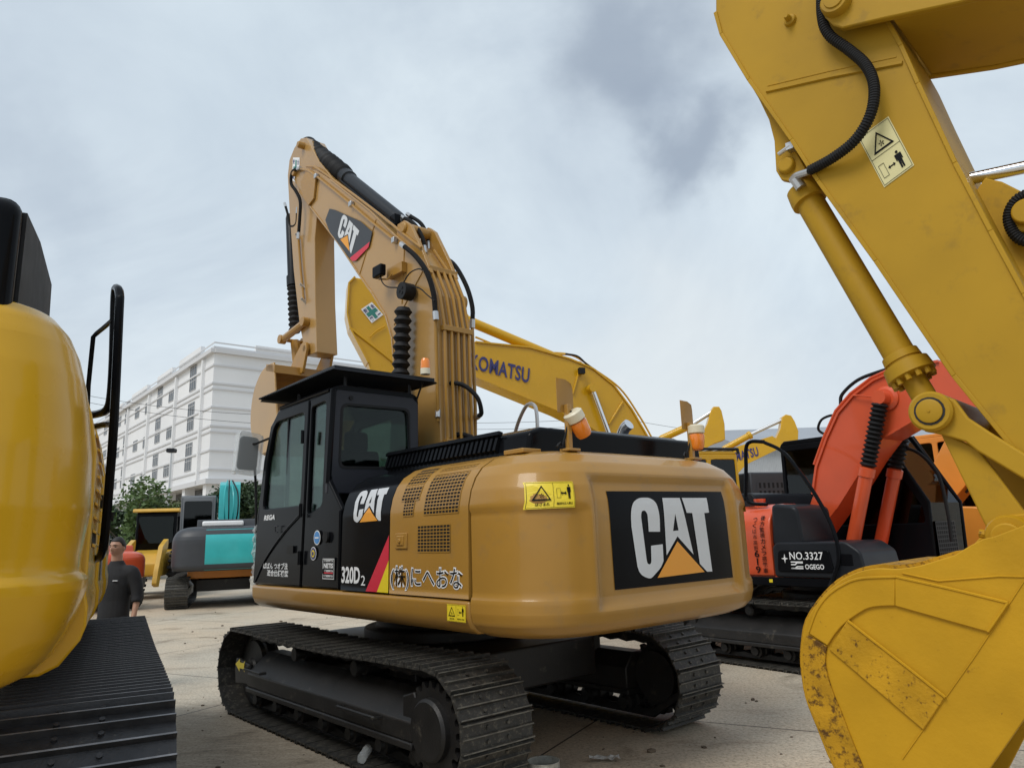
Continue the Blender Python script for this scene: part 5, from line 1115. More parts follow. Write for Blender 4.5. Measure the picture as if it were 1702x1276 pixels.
k2 = far_machine(K2, 'distant yellow excavator with a lettered boom rising right beyond the black handrail loop', [(1160, 870), (1165, 820), (1190, 765), (1225, 742), (1284, 724), (1300, 735), (1296, 745), (1240, 772), (1215, 800), (1195, 870)], [(1286, 738), (1298, 712), (1301, 692), (1307, 688), (1316, 690), (1322, 700), (1328, 716), (1327, 738), (1296, 742)], (1200, 748), (1248, 722), (1302, 697), text=[(1206, 771), (1262, 757), (1258, 742), (1204, 756)])
K3 = Mach(.2, 22.0, -95)
k3 = far_machine(K3, 'distant golden yellow excavator showing only arm tip and cylinder beside the rear beacon', [(1030, 870), (1040, 820), (1065, 775), (1110, 745), (1170, 722), (1190, 735), (1120, 775), (1085, 870)], [(1165, 726), (1176, 704), (1182, 683), (1186, 675), (1196, 675), (1200, 682), (1205, 704), (1206, 730), (1180, 740)], (1095, 731), (1148, 707), (1184, 684))
# ================================================================== TEAL MACHINE
T = Mach(-9.15, 23.4, 20)
rt = generic('crawler_excavator', 'teal and charcoal excavator parked far left, its tail towards us', T, MGR, hood=MGR, cabm=mat('pale_grey_cab_paint', (.13, .14, .15), .4), cabz=(1.2, 3.2), boom=[(.0, 1.8), (.5, 1.7), (.7, 2.6), (.6, 3.2), (1.0, 3.4), (.5, 3.72), (.1, 3.6), (-.12, 3.1)], yb=(-.36, .28), arm=[(.8, 3.5), (1.2, 3.3), (2.6, 1.9), (2.5, 1.6), (2.2, 1.7)], boomm=TEAL, sc=1.0, cwm=MGR, househ=2.25)
sT = Shell(1.36, .62, -2.2, 1.03, 2.25)
bm = NB(); V = [[bm.verts.new(sT.rear(-.95+1.42*i/10, 1.06+1.10*j/6, .012)) for i in range(11)] for j in range(7)]
for j in range(6):
    for i in range(10): bm.faces.new((V[j][i], V[j][i+1], V[j+1][i+1], V[j+1][i]))
obj('rear_panel', bm, TEAL, rt)
bm = NB(); box(bm, -1.3, 1.3, -1.0, 1.0, .78, 1.03); obj('deck', bm, ORG2, rt, bevel=.02)
bm = NB(); box(bm, -2.4, -1.0, -.5, .6, 2.25, 2.40); obj('hood_cover', bm, WHT, rt, bevel=.04)
for k in range(4):
    bm = NB(); tube(bm, cr([(.2, -.2+.08*k, 2.2), (-.3, -.3+.13*k, 2.7), (-.2, -.28+.13*k, 3.3), (.3, -.1+.05*k, 3.75)], 6), .022, 6); obj('hydraulic_hose', bm, TEAL if k % 2 else RUB, rt)
bm = NB(); tube(bm, cr([(-1.6, -1.1, 2.0), (-1.5, -1.15, 2.5), (-1.4, -1.1, 2.7)], 5), .025, 6); prism(bm, rrect(-1.35, -1.0, 2.6, 2.85, .1), 'x', -1.45, -1.4); obj('side_mirror', bm, RUB, rt)
# ================================================================== small orange excavator behind the man
Q_ = Mach(-13.1, 22.0, 55)
generic('mini_excavator', 'small red-orange excavator behind the man in black', Q_, ORG, cabm=ORG, boom=[(0, 1.6), (.5, 1.6), (1.3, 3.2), (2.6, 3.9), (2.5, 4.2), (1.0, 3.7)], arm=[(2.4, 4.2), (2.8, 4.1), (3.0, 2.0), (2.8, 1.9)], sc=.82, househ=2.0, cabz=(1.2, 2.5))
# ================================================================== BACKHOE LOADER
W_ = Mach(-13.15, 27.2, 14)
rw = empty('backhoe_loader', W_.o, W_.rz); tag(rw, 'yellow backhoe loader on big rubber tyres beside the teal excavator', 'loader')
def wheel(x, y, r, wd):
    bm = NB(); s = 1 if y > 0 else -1
    rod(bm, (x, y-wd/2, r), (x, y+wd/2, r), [(0, r*.55), (.03, r*.8), (.12, r*.95), (.3, r), (.7, r), (.88, r*.95), (.97, r*.8), (1, r*.55)], 30)
    for k in range(22):
        a = 2*pi*k/22; M_ = Matrix.Translation((x, y, r)) @ Matrix.Rotation(a, 4, 'Y'); box(bm, -.05, .05, -wd*.48, wd*.02, r*.98, r*1.045, M_); M2 = Matrix.Translation((x, y, r)) @ Matrix.Rotation(a+pi/22, 4, 'Y'); box(bm, -.05, .05, -wd*.02, wd*.48, r*.98, r*1.045, M2)
    t = obj('wheel', bm, RUB, rw); bm = NB(); rod(bm, (x, y-wd*.4, r), (x, y+wd*.42, r), [(0, r*.5), (.3, r*.56), (.5, r*.3), (.7, r*.56), (1, r*.5)], 24); obj('rim', bm, YEL3, t)
for x in (-1.1, 1.4):
    for y in (.98, -.98): wheel(x, y, .80, .50)
bm = NB(); prism(bm, rpoly([(-2.2, .75), (2.6, .75), (2.7, 1.5), (1.2, 1.75), (-1.6, 1.5), (-2.2, 1.2)], .08), 'y', -.6, .6); obj('chassis', bm, YEL3, rw, bevel=.03)
bm = NB(); prism(bm, rpoly([(-.2, 1.4), (1.0, 1.4), (1.0, 2.2), (.8, 2.95), (-.35, 2.95), (-.4, 1.9)], .06), 'y', -.68, .68); cbw = obj('cab', bm, BLK, rw, bevel=.03)
bm = NB(); prism(bm, rpoly([(-.55, 2.95), (.95, 2.95), (.9, 3.08), (-.5, 3.08)], .05), 'y', -.78, .78); obj('roof', bm, YEL3, cbw, bevel=.03)
for s in (1, -1):
    bm = NB(); plate(bm, rpoly([(-.1, 1.7), (.9, 1.7), (.75, 2.8), (-.2, 2.8)], .06), [], lambda u, v, d: Vector((u, s*.69+d, v)), .006); obj('side_window', bm, glass('cab_glass_pale', (.5, .55, .53)) if 0 else GLD, cbw, smooth=False)
bm = NB(); plate(bm, rrect(-.58, .58, 1.85, 2.8, .05), [], lambda u, v, d: Vector((-.43-d, u, v)), .006); obj('rear_window', bm, GLS, cbw, smooth=False)
for s in (1, -1):
    bm = NB(); prism(bm, rpoly([(-2.7, .5), (-2.3, .4), (-1.9, 1.2), (-1.2, 1.7), (-1.2, 2.0), (-2.0, 1.75), (-2.5, 1.0)], .08), 'y', s*.45, s*.6); obj('lift_arm', bm, YEL3, rw, bevel=.01)
# ================================================================== PERSON
HD = atY(197, 905, 9.6); PX_, PY_ = HD.x, HD.y
rp_loc = (PX_, PY_, 0)
SKIN = mat('skin', (.42, .23, .15), .5, var=.08, vscale=12); JKT = mat('black_jacket_cloth', (.012, .012, .014), .8, var=.2, vscale=8, bump=.3, bscale=20); HAIR = mat('black_hair', (.012, .01, .009), .6)
def loft(bm, rings, n=20):
    prev = None
    for x, y, z, rx, ry in rings:
        ring = [bm.verts.new((x+rx*cos(2*pi*k/n), y+ry*sin(2*pi*k/n), z)) for k in range(n)]
        if prev:
            for k in range(n): bm.faces.new((prev[k], prev[(k+1) % n], ring[(k+1) % n], ring[k]))
        else: bm.faces.new(ring[::-1])
        prev = ring
    bm.faces.new(prev)
def fused(name, bm, m, parent, vox, sm=4):
    o = obj(name, bm, m, parent, ang=180); r_ = o.modifiers.new('remesh', 'REMESH'); r_.mode = 'VOXEL'; r_.voxel_size = vox; r_.use_smooth_shade = True
    if sm: q = o.modifiers.new('smooth', 'SMOOTH'); q.factor = .5; q.iterations = sm
    return o
def limb(bm, pts, rad): tube(bm, cr(pts, 5), [r for a, b in zip(rad, rad[1:]) for r in [a+(b-a)*k/5 for k in range(5)]]+[rad[-1]], 14)
per = empty('person', rp_loc, radians(-8)); per.scale = (1.06, 1.06, 1.058)
tag(per, 'person with short black hair in a black jacket standing behind the left track', 'person')
HC = Vector((0, -.015, 1.665))
bm = NB()
loft(bm, [(0, 0, .86, .14, .09), (0, 0, 1.0, .15, .10), (0, 0, 1.25, .16, .10), (0, 0, 1.40, .15, .09), (0, .0, 1.46, .09, .07), (0, -.005, 1.50, .064, .064), (0, -.01, 1.58, .060, .064), (0, -.012, 1.62, .05, .06)])
b2x = bmesh.new(); bmesh.ops.create_uvsphere(b2x, u_segments=28, v_segments=20, radius=1)
mpv = {}
for v in b2x.verts:
    c_ = v.co; x, y, z = c_.x*.080, c_.y*.100, c_.z*.122
    if c_.z < 0: x *= 1+.28*c_.z; y *= 1+.10*c_.z
    if c_.y < -.75 and abs(c_.x) < .22 and -.35 < c_.z < .18: y -= .026*(1-abs(c_.x)/.22)*(1-abs(c_.z+.16)/.38)
    if c_.y < -.5 and .0 < c_.z < .24 and .16 < abs(c_.x) < .62: y += .012
    if c_.y < -.5 and .24 < c_.z < .36: y -= .006
    mpv[v] = bm.verts.new(HC+Vector((x, y, z)))
for f in b2x.faces: bm.faces.new([mpv[v] for v in f.verts])
b2x.free()
for s in (1, -1): bmesh.ops.create_uvsphere(bm, u_segments=10, v_segments=8, radius=.024, matrix=Matrix.Translation(HC+Vector((s*.081, .012, -.012))) @ Matrix.Diagonal((.4, .8, 1.4, 1)))
for s in (1, -1):
    limb(bm, [(s*.12, .0, 1.41), (s*.20, .01, 1.36), (s*.27, .03, 1.12), (s*.295, -.03, .92), (s*.30, -.05, .86)], [.05, .055, .043, .030, .030])
    limb(bm, [(s*.09, 0, .92), (s*.10, 0, .80), (s*.11, -.01, .46), (s*.12, .01, .06)], [.085, .085, .055, .04])
    loft(bm, [(s*.303, -.055, .775, .014, .034), (s*.303, -.055, .80, .017, .040), (s*.301, -.052, .84, .018, .036), (s*.30, -.05, .875, .024, .028)], 12)
    for k, (dy, ln) in enumerate(((-.030, .070), (-.010, .082), (.010, .076), (.028, .060))):
        limb(bm, [(s*.303, -.055+dy, .79), (s*.300, -.060+dy, .775-ln*.45), (s*.287, -.060+dy, .775-ln*.8), (s*.278, -.058+dy, .775-ln)], [.0095, .009, .0085, .007])
    limb(bm, [(s*.30, -.080, .84), (s*.293, -.100, .81), (s*.286, -.108, .778)], [.013, .011, .009])
fused('body', bm, SKIN, per, .0062, 2)
bm = NB()
loft(bm, [(0, .0, .80, .185, .13), (0, 0, .90, .19, .135), (0, 0, 1.05, .185, .13), (0, -.005, 1.22, .20, .135), (0, 0, 1.34, .205, .13), (0, .005, 1.42, .16, .11), (0, .0, 1.465, .10, .09), (0, .0, 1.50, .078, .078), (0, .0, 1.515, .07, .07)])
for s in (1, -1): limb(bm, [(s*.10, .0, 1.39), (s*.195, .01, 1.365), (s*.255, .025, 1.22), (s*.278, .02, 1.10), (s*.29, -.005, 1.02)], [.07, .085, .072, .064, .060])
fused('jacket', bm, JKT, per, .012, 3)
bm = NB()
loft(bm, [(0, 0, .78, .17, .115), (0, 0, .86, .175, .12), (0, 0, .93, .165, .115)])
for s in (1, -1): limb(bm, [(s*.08, 0, .86), (s*.10, 0, .76), (s*.115, -.01, .46), (s*.12, .01, .08)], [.11, .105, .085, .075])
fused('trousers', bm, JKT, per, .014, 3)
for s in (1, -1):
    bm = NB(); prism(bm, rpoly([(-.21, .0), (.07, .0), (.08, .08), (.0, .10), (-.15, .06), (-.22, .04)], .02), 'x', s*.12-.045, s*.12+.045); obj('shoe', bm, HAIR, per, bevel=.012)
bm = NB(); bmesh.ops.create_uvsphere(bm, u_segments=28, v_segments=20, radius=1)
for v in bm.verts:
    c_ = v.co; a_ = atan2(c_.x, -c_.y); front = cos(a_); lim = .50 if front > .55 else (.50-(.55-front)*1.1 if front > -.1 else -.28)
    z = max(c_.z, lim); sc2 = 1.0 if c_.z >= lim else max(.72, sqrt(max(0, 1-lim*lim))/max(.35, sqrt(max(1e-6, 1-c_.z**2)))) 
    k_ = sqrt(max(0.0, 1-z*z)); d_ = Vector((c_.x, c_.y)); d_ = d_.normalized()*(k_ if c_.z >= lim else k_*max(0, (1+c_.z)/(1+lim))*.9) if d_.length > 1e-4 else d_
    v.co = HC+Vector((d_.x*.086, d_.y*.106+.003, z*.130+.004+random.uniform(-.0015, .0015)))
obj('hair', bm, HAIR, per, ang=180)
for s in (1, -1):
    bm = NB(); box(bm, s*.031-.016, s*.031+.016, HC.y-.100, HC.y-.085, HC.z+.032, HC.z+.039); obj('eyebrow', bm, HAIR, per, bevel=.002)
    bm = NB(); rod(bm, (s*.031-.013, HC.y-.086, HC.z+.012), (s*.031+.013, HC.y-.086, HC.z+.012), [(0, .001), (.5, .0055), (1, .001)], 8); obj('eye', bm, HAIR, per)
bm = NB(); rod(bm, (-.026, HC.y-.086, HC.z-.062), (.026, HC.y-.086, HC.z-.062), [(0, .001), (.5, .006), (1, .001)], 8); obj('mouth', bm, mat('lip', (.22, .07, .06), .5), per)
bm = NB(); box(bm, .06, .12, -.142, -.128, 1.28, 1.288); obj('chest_mark', bm, WHT, per)
# ================================================================== SMALL THINGS ON THE GROUND
p = gp(903, 1262, .0); bm = NB()
pos = gp(903, 1265, .16)
bm = NB(); rod(bm, (0, 0, 0), (0, 0, .17), [(0, .105), (.02, .115), (.3, .115), (.31, .119), (.34, .115), (.65, .115), (.66, .119), (.69, .115), (.97, .116), (1, .12)], 32)
bmesh.ops.delete(bm, geom=[max(bm.faces, key=lambda f: f.calc_center_median().z if len(f.verts) > 10 else -1)], context='FACES')
can = obj('paint_can', bm, mat('battered_tin', (.42, .42, .38), .45, metal=.6, var=.25, vscale=20, dirt=(.2, .18, .13), dirt_amt=.25, dscale=30), None); can.location = (pos.x, pos.y, .001); can.modifiers.new('s', 'SOLIDIFY').thickness = .003; tag(can, 'open dented tin can on the concrete beside the near crawler track', 'tin can')
bm = NB(); cyl(bm, (0, 0, .05), (0, 0, .055), .112, 24); obj('can_filling', bm, mat('grey_sludge', (.25, .24, .22), .7), can)
pos = gp(1005, 1262, .01); bm = NB(); n = 7
V = [[bm.verts.new((.24*(i/n-.5), .06*(j/3-.5)+random.uniform(-.01, .01), .012+random.uniform(0, .03))) for i in range(n+1)] for j in range(4)]
for j in range(3):
    for i in range(n): bm.faces.new((V[j][i], V[j][i+1], V[j+1][i+1], V[j+1][i]))
sc_ = obj('paper_scrap', bm, mat('dirty_paper', (.42, .41, .38), .8), None, smooth=False); sc_.location = pos; sc_.location.z = .001; sc_.modifiers.new('s', 'SOLIDIFY').thickness = .002; tag(sc_, 'crumpled grey scrap of paper lying on the dark concrete', 'litter')
bq = C.o+C.f*(-1.02)+C.l*1.36+Vector((0, 0, .05)); bq = Vector(C.Y(604, 1258, 1.38)); bq = C.o+C.f*bq[0]+C.l*bq[1]+Vector((0, 0, max(.05, bq[2])))
bm = NB(); rod(bm, (0, -.09, 0), (.03, .10, .05), [(0, .03), (.03, .038), (.3, .038), (.45, .034), (.6, .038), (.75, .036), (.9, .015), (1, .015)], 16)
for v in bm.verts: v.co += Vector((random.uniform(-.004, .004),)*3)
bo_ = obj('plastic_bottle', bm, FILM, None); bo_.location = (bq.x, bq.y, bq.z+.01); tag(bo_, 'crushed clear plastic bottle lying on the lower run of the near track', 'bottle')
# ================================================================== WHITE BUILDING
B0 = atY(341, 890, 85); Bd = Mach(B0.x, B0.y, 39.5)
WALL = mat('white_render', (.76, .76, .765), .85, var=.05, vscale=.12, bump=.2, bscale=6); LEDGE = mat('white_ledge', (.60, .60, .61), .8); WIN = mat('dark_window', (.03, .035, .04), .2)
br_ = empty('office_building', Bd.o, Bd.rz); tag(br_, 'long white multi-storey building with thin ledges and small dark windows', 'building')
zt = Bd.Y(346, 590, 0)[2]; zb = Bd.Y(330, 806, 0)[2]; LX, LY = 78, -38.5
bm = NB(); box(bm, 0, LX, LY, 0, zb, zt); box(bm, 2.5, LX-2, LY+2, -2.5, 0, zb); wb = obj('wall', bm, WALL, br_)
bm = NB()
zw = [Bd.Y(130+a/2.551, 560+b/2.551, 0)[2] for a, b in ((490, 142), (487, 200), (480, 307), (476, 369), (470, 478), (466, 540))]
zl = [v for i in (0, 2, 4) for v in (zw[i]+1.3, (zw[i]+zw[i+1])/2, zw[i+1]-1.3)]
for k, z in enumerate(zl):
    box(bm, -.12, LX, 0, .12, z-.11, z+.11); box(bm, -.12, 0, LY, 0, z-.11, z+.11)
    if k % 3 == 0: box(bm, -.08, LX, 0, .08, z+.5, z+.66); box(bm, -.08, 0, LY, 0, z+.5, z+.66)
box(bm, -.4, LX, 0, .4, zb-.1, zb+.5); box(bm, -.4, 0, LY, 0, zb-.1, zb+.5)
box(bm, -.3, LX, -.1, .5, zt-.25, zt+.25); box(bm, -.5, .3, LY, 0, zt-.25, zt+.25)
obj('ledge', bm, LEDGE, wb)
xs_ = [Bd.Y(x, 720, 0)[0] for x in (335, 291, 247, 213)]
for x in xs_:
    bm = NB(); box(bm, x-.22, x+.22, 0, .4, zb, zt-.5); obj('pilaster', bm, WALL, br_)
for k in range(9):
    x = 1.2+k*8.5; bm = NB(); box(bm, x-.6, x+.6, -1.2, 0, 0, zb); obj('column', bm, WALL, br_)
for k in range(5):
    bm = NB(); box(bm, 0, 1.2, -2-k*8.5-.8, -2-k*8.5+.8, 0, zb); obj('column', bm, WALL, br_)
bm = NB(); box(bm, 2.3, 2.45, LY+2, -2.3, 0, zb-.02); box(bm, 2.45, LX-2, -2.5, -2.3, 0, zb-.02); obj('ground_floor_glazing', bm, WIN, br_)
for (a, b, h) in ((6, 15.5, 2.4), (19, 27, 2.2), (33, 43, 2.2), (50, 62, 2.0)):
    bm = NB(); box(bm, a, b, -.6, -.1, zt, zt+h*.8); obj('parapet', bm, WALL, br_)
bm = NB(); box(bm, .1, .6, -14, -5, zt, zt+1.4); obj('parapet', bm, WALL, br_)
wz = [(490, 142), (487, 200), (480, 307), (476, 369), (470, 478), (466, 540), (397, 247), (346, 272), (350, 220), (387, 404), (336, 424), (339, 368), (374, 566), (325, 579), (328, 522), (295, 300), (251, 322), (285, 445), (242, 462), (275, 593), (231, 604), (213, 296), (207, 344), (175, 360), (201, 431), (198, 478), (166, 491), (191, 567), (187, 617), (155, 624), (122, 347), (117, 395), (112, 500), (108, 560)]
for (a, b) in wz:
    q = Bd.Y(130+a/2.551, 560+b/2.551, 0); hw, hh = 1.35, .85
    bm = NB(); box(bm, q[0]-hw, q[0]+hw, .0, .04, q[2]-hh, q[2]+hh); wn = obj('window', bm, WIN, br_)
    bm = NB()
    for u in (-1, -.35, .35, 1): box(bm, q[0]+u*hw-.03, q[0]+u*hw+.03, .04, .07, q[2]-hh, q[2]+hh)
    for u in (-1, .45, 1): box(bm, q[0]-hw, q[0]+hw, .04, .065, q[2]+u*hh-.03, q[2]+u*hh+.03)
    obj('window_frame', bm, LEDGE, wn)
# ================================================================== WAREHOUSE, far right
ROOF = mat('grey_sheet_roof', (.32, .34, .37), .6, var=.08, vscale=.3); SHEET = mat('pale_sheet_wall', (.42, .44, .46), .7, var=.06)
a, b = atY(1236, 760, 52), atY(1720, 760, 52); zt = atY(1290, 742, 52).z; zr = atY(1290, 716, 56).z
ww = empty('warehouse', ((a.x+b.x)/2, 60, 0)); tag(ww, 'low grey sheet-metal warehouse behind the machines at far right', 'building'); hw = (b.x-a.x)/2
bm = NB(); box(bm, -hw, hw, -8, 8, 0, zt)
for k in range(160): box(bm, -hw+2*hw*k/160, -hw+2*hw*k/160+.06, -8.03, -8, 0, zt-.02)
obj('wall', bm, SHEET, ww)
bm = NB(); prism(bm, [(-8.6, zt), (8.6, zt), (8.6, zt+.15), (0, zr+.7), (-8.6, zt+.15)], 'x', -hw-.5, hw+.5)
obj('roof', bm, ROOF, ww)
# ================================================================== TREES
def leafmat(name, a, b):
    m = bpy.data.materials.new(name); m.use_nodes = True; t = m.node_tree; p = t.nodes['Principled BSDF']; p.inputs['Roughness'].default_value = .6
    oi = N(t, 'ShaderNodeTexCoord'); nz = N(t, 'ShaderNodeTexNoise'); nz.inputs['Scale'].default_value = 1.6; nz.inputs['Detail'].default_value = 6; rr = N(t, 'ShaderNodeValToRGB'); rr.color_ramp.elements[0].position = .35; rr.color_ramp.elements[1].position = .65
    rr.color_ramp.elements[0].color = (*a, 1); rr.color_ramp.elements[1].color = (*b, 1); t.links.new(oi.outputs['Object'], nz.inputs[0]); t.links.new(nz.outputs[0], rr.inputs[0]); t.links.new(rr.outputs[0], p.inputs['Base Color']); return m
LV = [leafmat('leaf_green', (.04, .08, .018), (.10, .16, .04)), leafmat('leaf_dark', (.018, .04, .014), (.045, .08, .025)), leafmat('leaf_olive', (.045, .06, .018), (.10, .11, .035))]
BARK = mat('bark', (.10, .08, .06), .9, var=.2, bump=.5)
def tree(loc, h, r, mi, label, n=3600, ls=.16, cz=.58):
    rnd = random.Random(int(loc[0]*10+h*7)); t = empty('tree', loc); tag(t, label, 'tree', 'trees in front of the white building')
    bm = NB(); tube(bm, cr([(0, 0, 0), (rnd.uniform(-.2, .2), 0, h*.3), (rnd.uniform(-.2, .3), .1, h*.7)], 5), [.16-.008*k for k in range(11)], 8)
    cl = []
    for k in range(16):
        a = rnd.uniform(0, 2*pi); rr = r*sqrt(rnd.random())*.85; z = h*cz+(h*.42)*rnd.uniform(-1, .75); cl.append((Vector((rr*cos(a), rr*sin(a), z)), r*rnd.uniform(.25, .48)))
        tube(bm, cr([(0, 0, h*.3), (rr*cos(a)*.5, rr*sin(a)*.5, z*.75), tuple(cl[-1][0])], 3), [.06, .055, .05, .04, .03, .02, .015], 5)
    obj('trunk', bm, BARK, t)
    bm = NB()
    for k in range(n):
        c_, rad = cl[k % len(cl)]; d = Vector((rnd.gauss(0, 1), rnd.gauss(0, 1), rnd.gauss(0, 1))).normalized(); p = c_+d*rad*(rnd.uniform(.5, 1.08))
        u = Vector((rnd.gauss(0, 1), rnd.gauss(0, 1), rnd.gauss(0, .6))).normalized(); v = u.cross(Vector((rnd.gauss(0, 1), rnd.gauss(0, 1), rnd.gauss(0, 1)))).normalized(); s = ls*rnd.uniform(.6, 1.3)
        bm.faces.new([bm.verts.new(q) for q in (p-u*s, p+v*s*.5, p+u*s, p-v*s*.5)])
    obj('crown', bm, LV[mi], t, smooth=False)
def tre(px, top, Y, r, mi, label, **k):
    q = atY(px, top, Y); tree((q.x, Y, 0), q.z, r, mi, label, **k)
tre(222, 812, 40, 2.4, 0, 'bright green bushy tree beside the man, nearest of the leafy trees', n=6500, ls=.13)
tre(178, 835, 42, 2.2, 1, 'dark green tree partly hidden behind the yellow tail at left', n=3500)
tre(252, 826, 47, 2.0, 0, 'green tree behind the loader cab roof')
tre(292, 810, 50, 2.3, 2, 'thin olive tree rising under the building\'s ground floor', n=2600)
tre(335, 826, 52, 2.2, 2, 'low olive tree behind the teal machine\'s cab', n=2600)
tre(398, 792, 48, 2.3, 1, 'dark tree between the teal boom and the wrapped mirror', n=4500)
tre(428, 805, 50, 2.2, 1, 'dark tree seen beside the black cab\'s front edge', n=3500)
tre(140, 830, 44, 2.2, 1, 'dark tree hidden furthest left behind the yellow machine', n=2000)
# lamp post
q = atY(285, 752, 62); lm = empty('street_lamp', (q.x, 62, 0)); tag(lm, 'slim grey street lamp in front of the white building', 'lamp post'); bm = NB(); tube(bm, [(0, 0, 0), (0, 0, q.z)], [.11, .06], 8); obj('pole', bm, STL, lm); bm = NB(); prism(bm, rrect(-.35, .35, q.z, q.z+.35, .1), 'y', -.25, .25); obj('lamp_head', bm, DGR, lm)
# cables
def cable(a, b, Y0, Y1, sag, label):
    p0, p1 = atY(*a, Y0), atY(*b, Y1); P = [p0.lerp(p1, k/16)-Vector((0, 0, sag*(1-(2*k/16-1)**2))) for k in range(17)]
    bm = NB(); tube(bm, P, .018, 5); o = obj('overhead_cable', bm, RUB, None); tag(o, label, 'cable', 'overhead cables')
cable((60, 640), (460, 690), 60, 60, .5, 'upper thin cable crossing in front of the white building')
cable((60, 650), (460, 705), 60, 60, .5, 'lower thin cable crossing in front of the white building')
cable((700, 702), (1060, 690), 70, 70, .3, 'upper cable in the gap between black hood and yellow boom')
cable((700, 712), (1060, 702), 70, 70, .3, 'middle cable in the gap between black hood and yellow boom')
cable((1060, 700), (1360, 735), 72, 72, .3, 'cable behind the two rear beacons at right')
# ================================================================== GROUND
G = bpy.data.materials.new('dusty_concrete'); G.use_nodes = True; t = G.node_tree; p = t.nodes['Principled BSDF']; p.inputs['Roughness'].default_value = .85
g = N(t, 'ShaderNodeNewGeometry'); pos = g.outputs['Position']
def noise(sc, det, rough=.55, vec=None, dist=0):
    n = N(t, 'ShaderNodeTexNoise'); n.inputs['Scale'].default_value = sc; n.inputs['Detail'].default_value = det; n.inputs['Roughness'].default_value = rough; n.inputs['Distortion'].default_value = dist; t.links.new(vec or pos, n.inputs[0]); return n.outputs[0]
def ramp(inp, stops):
    r = N(t, 'ShaderNodeValToRGB'); e = r.color_ramp.elements; e[0].position, e[0].color = stops[0][0], (*stops[0][1], 1); e[1].position, e[1].color = stops[-1][0], (*stops[-1][1], 1)
    for s_ in stops[1:-1]: q = e.new(s_[0]); q.color = (*s_[1], 1)
    t.links.new(inp, r.inputs[0]); return r.outputs[0]
def mixc(f, a, b, mode='MIX'):
    m = N(t, 'ShaderNodeMix', data_type='RGBA', blend_type=mode)
    for i, v in ((0, f), (6, a), (7, b)):
        if isinstance(v, (float, int)): m.inputs[i].default_value = v
        elif isinstance(v, tuple): m.inputs[i].default_value = (*v, 1)
        else: t.links.new(v, m.inputs[i])
    return m.outputs[2]
base = ramp(noise(.35, 8, .6), [(.3, (.35, .305, .24)), (.5, (.49, .435, .345)), (.72, (.63, .565, .45))])
dust = mixc(ramp(noise(.16, 6, .6, dist=.6), [(.42, (0, 0, 0)), (.62, (.9, .9, .9))]), base, (.60, .48, .34))
fine = mixc(.5, dust, ramp(noise(22, 8, .75), [(.3, (.45, .45, .45)), (.7, (1.35, 1.35, 1.35))]), 'MULTIPLY')
mpg = N(t, 'ShaderNodeMapping'); mpg.inputs['Rotation'].default_value = (0, 0, radians(48)); mpg.inputs['Scale'].default_value = (.7, 2.4, 1); t.links.new(pos, mpg.inputs[0])
streak = mixc(ramp(noise(1.2, 7, .65, vec=mpg.outputs[0], dist=.8), [(.54, (0, 0, 0)), (.70, (.55, .55, .55))]), fine, (.24, .185, .13))
spots = mixc(ramp(noise(3.2, 9, .8), [(.62, (0, 0, 0)), (.68, (.75, .75, .75))]), streak, (.13, .10, .07))
wht = mixc(ramp(noise(1.7, 9, .75, dist=.4), [(.67, (0, 0, 0)), (.72, (.7, .7, .7))]), spots, (.62, .62, .60))
vd = N(t, 'ShaderNodeVectorMath', operation='DISTANCE'); t.links.new(pos, vd.inputs[0]); vd.inputs[1].default_value = (-3.0, 6.9, 0)
nd_ = N(t, 'ShaderNodeMath', operation='MULTIPLY_ADD'); t.links.new(noise(1.3, 6, .6), nd_.inputs[0]); nd_.inputs[1].default_value = 2.2; t.links.new(vd.outputs['Value'], nd_.inputs[2])
md = N(t, 'ShaderNodeMapRange', interpolation_type='SMOOTHSTEP'); md.inputs[1].default_value = 3.6; md.inputs[2].default_value = 2.0; t.links.new(nd_.outputs[0], md.inputs[0])
mq = N(t, 'ShaderNodeMapping'); mq.inputs['Rotation'].default_value = (0, 0, radians(20)); mq.inputs['Scale'].default_value = (1.5, 9, 1); t.links.new(pos, mq.inputs[0])
mud = ramp(noise(3, 9, .75, vec=mq.outputs[0], dist=.5), [(.3, (.17, .13, .09)), (.5, (.30, .24, .17)), (.7, (.42, .35, .26))])
mm_ = N(t, 'ShaderNodeMath', operation='MULTIPLY'); mm_.inputs[1].default_value = .8; t.links.new(md.outputs[0], mm_.inputs[0])
wht = mixc(mm_.outputs[0], wht, mud)
grit = ramp(noise(38, 4, .7), [(.36, (.55, .52, .48)), (.5, (1, 1, 1)), (.7, (1.15, 1.15, 1.15))])
wht = mixc(.8, wht, grit, 'MULTIPLY')
stn = ramp(noise(.9, 7, .62, dist=1.2), [(.56, (1, 1, 1)), (.70, (.52, .49, .45))])
wht = mixc(1, wht, stn, 'MULTIPLY')
# slab joints
mj = N(t, 'ShaderNodeMapping'); mj.inputs['Rotation'].default_value = (0, 0, radians(-62)); mj.inputs['Location'].default_value = (2.75, 1.3, 0); t.links.new(pos, mj.inputs[0])
bk2 = N(t, 'ShaderNodeTexBrick'); bk2.offset = 0; bk2.inputs['Scale'].default_value = 1; bk2.inputs['Mortar Size'].default_value = .012; bk2.inputs['Brick Width'].default_value = 5; bk2.inputs['Row Height'].default_value = 4.2; bk2.inputs['Mortar Smooth'].default_value = .3
t.links.new(mj.outputs[0], bk2.inputs[0])
fin = mixc(bk2.outputs['Fac'], wht, (.06, .05, .04))
t.links.new(fin, p.inputs['Base Color'])
bp2 = N(t, 'ShaderNodeBump'); bp2.inputs['Strength'].default_value = .5; bp2.inputs['Distance'].default_value = .02; t.links.new(noise(9, 9, .7), bp2.inputs['Height']); t.links.new(bp2.outputs[0], p.inputs['Normal'])
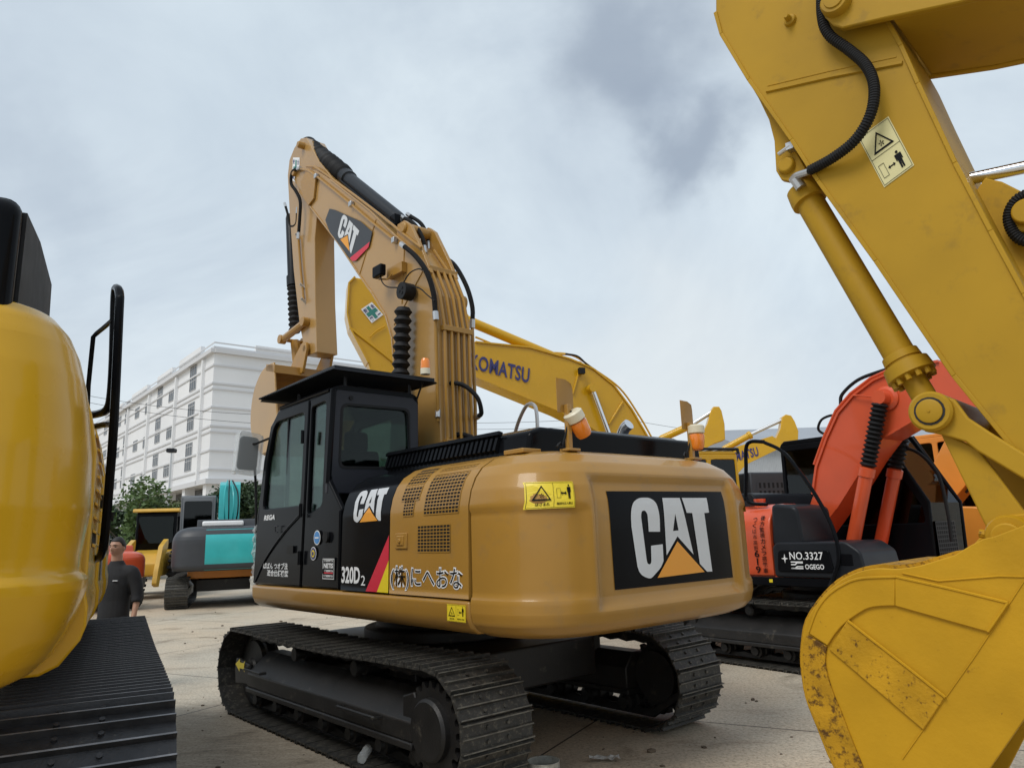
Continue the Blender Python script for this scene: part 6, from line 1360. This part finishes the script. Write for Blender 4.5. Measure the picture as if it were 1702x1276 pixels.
rg = N(t, 'ShaderNodeMapRange'); rg.inputs[3].default_value = .55; rg.inputs[4].default_value = .95; t.links.new(noise(.5, 5), rg.inputs[0]); t.links.new(rg.outputs[0], p.inputs['Roughness'])
bm = NB(); V = [bm.verts.new(q) for q in ((-900, -60, 0), (900, -60, 0), (900, 1500, 0), (-900, 1500, 0))]; bm.faces.new(V)
tag(obj('ground', bm, G, None, smooth=False), kind='structure')
# loose grit and clods
bm = NB(); rnd = random.Random(4)
def clod(x, y, s):
    M_ = Matrix.Translation((x, y, s*.3)) @ Matrix.Rotation(rnd.uniform(0, 6), 4, 'Z') @ Matrix.Diagonal((s*rnd.uniform(.7, 1.6), s, s*.6, 1)); bmesh.ops.create_icosphere(bm, subdivisions=1, radius=1, matrix=M_)
for k in range(420):
    D = rnd.uniform(4, 20); a = rnd.uniform(-.6, .6); clod(a*D, D, rnd.choice((.006, .008, .01, .018, .03))*rnd.uniform(.6, 1.2))
for v in bm.verts: v.co += Vector((rnd.uniform(-.003, .003), rnd.uniform(-.003, .003), 0))
tag(obj('gravel', bm, mat('dirt_clod', (.13, .10, .07), .9, var=.3), None), 'loose grit and small clods of dirt scattered on the concrete', 'gravel', kind='stuff')

# one object per separate piece
def split_loose(o):
    b = bmesh.new(); b.from_mesh(o.data); seen = set(); comps = []
    for v in b.verts:
        if v in seen: continue
        st = [v]; seen.add(v); c_ = []
        while st:
            q = st.pop(); c_.append(q.index)
            for e in q.link_edges:
                w_ = e.other_vert(q)
                if w_ not in seen: seen.add(w_); st.append(w_)
        comps.append(set(c_))
    if 1 < len(comps) <= 24:
        for k, cs in enumerate(comps):
            nb = b.copy(); nb.verts.ensure_lookup_table(); bmesh.ops.delete(nb, geom=[v for v in nb.verts if v.index not in cs], context='VERTS')
            if k == 0: nb.to_mesh(o0 := o.data.copy()); first = o0
            else:
                me = o.data.copy(); nb.to_mesh(me); q = o.copy(); q.data = me; COL.objects.link(q); q.parent = o.parent
            nb.free()
        o.data = first
    b.free()
bpy.context.view_layer.update()
for o in list(COL.objects):
    if o.type == 'MESH' and o.name.split('.')[0] in ('protective_film', 'pivot_pin', 'plug', 'weld_seam', 'wear_plate', 'pipe_clamp', 'cylinder_bracket', 'flange_plate', 'window_bar', 'gland_bolt', 'cable', 'link_rod', 'track_guide_handle', 'bucket_ear', 'hose_fitting', 'eyebrow', 'rod_eye', 'bolt', 'side_window'): split_loose(o)
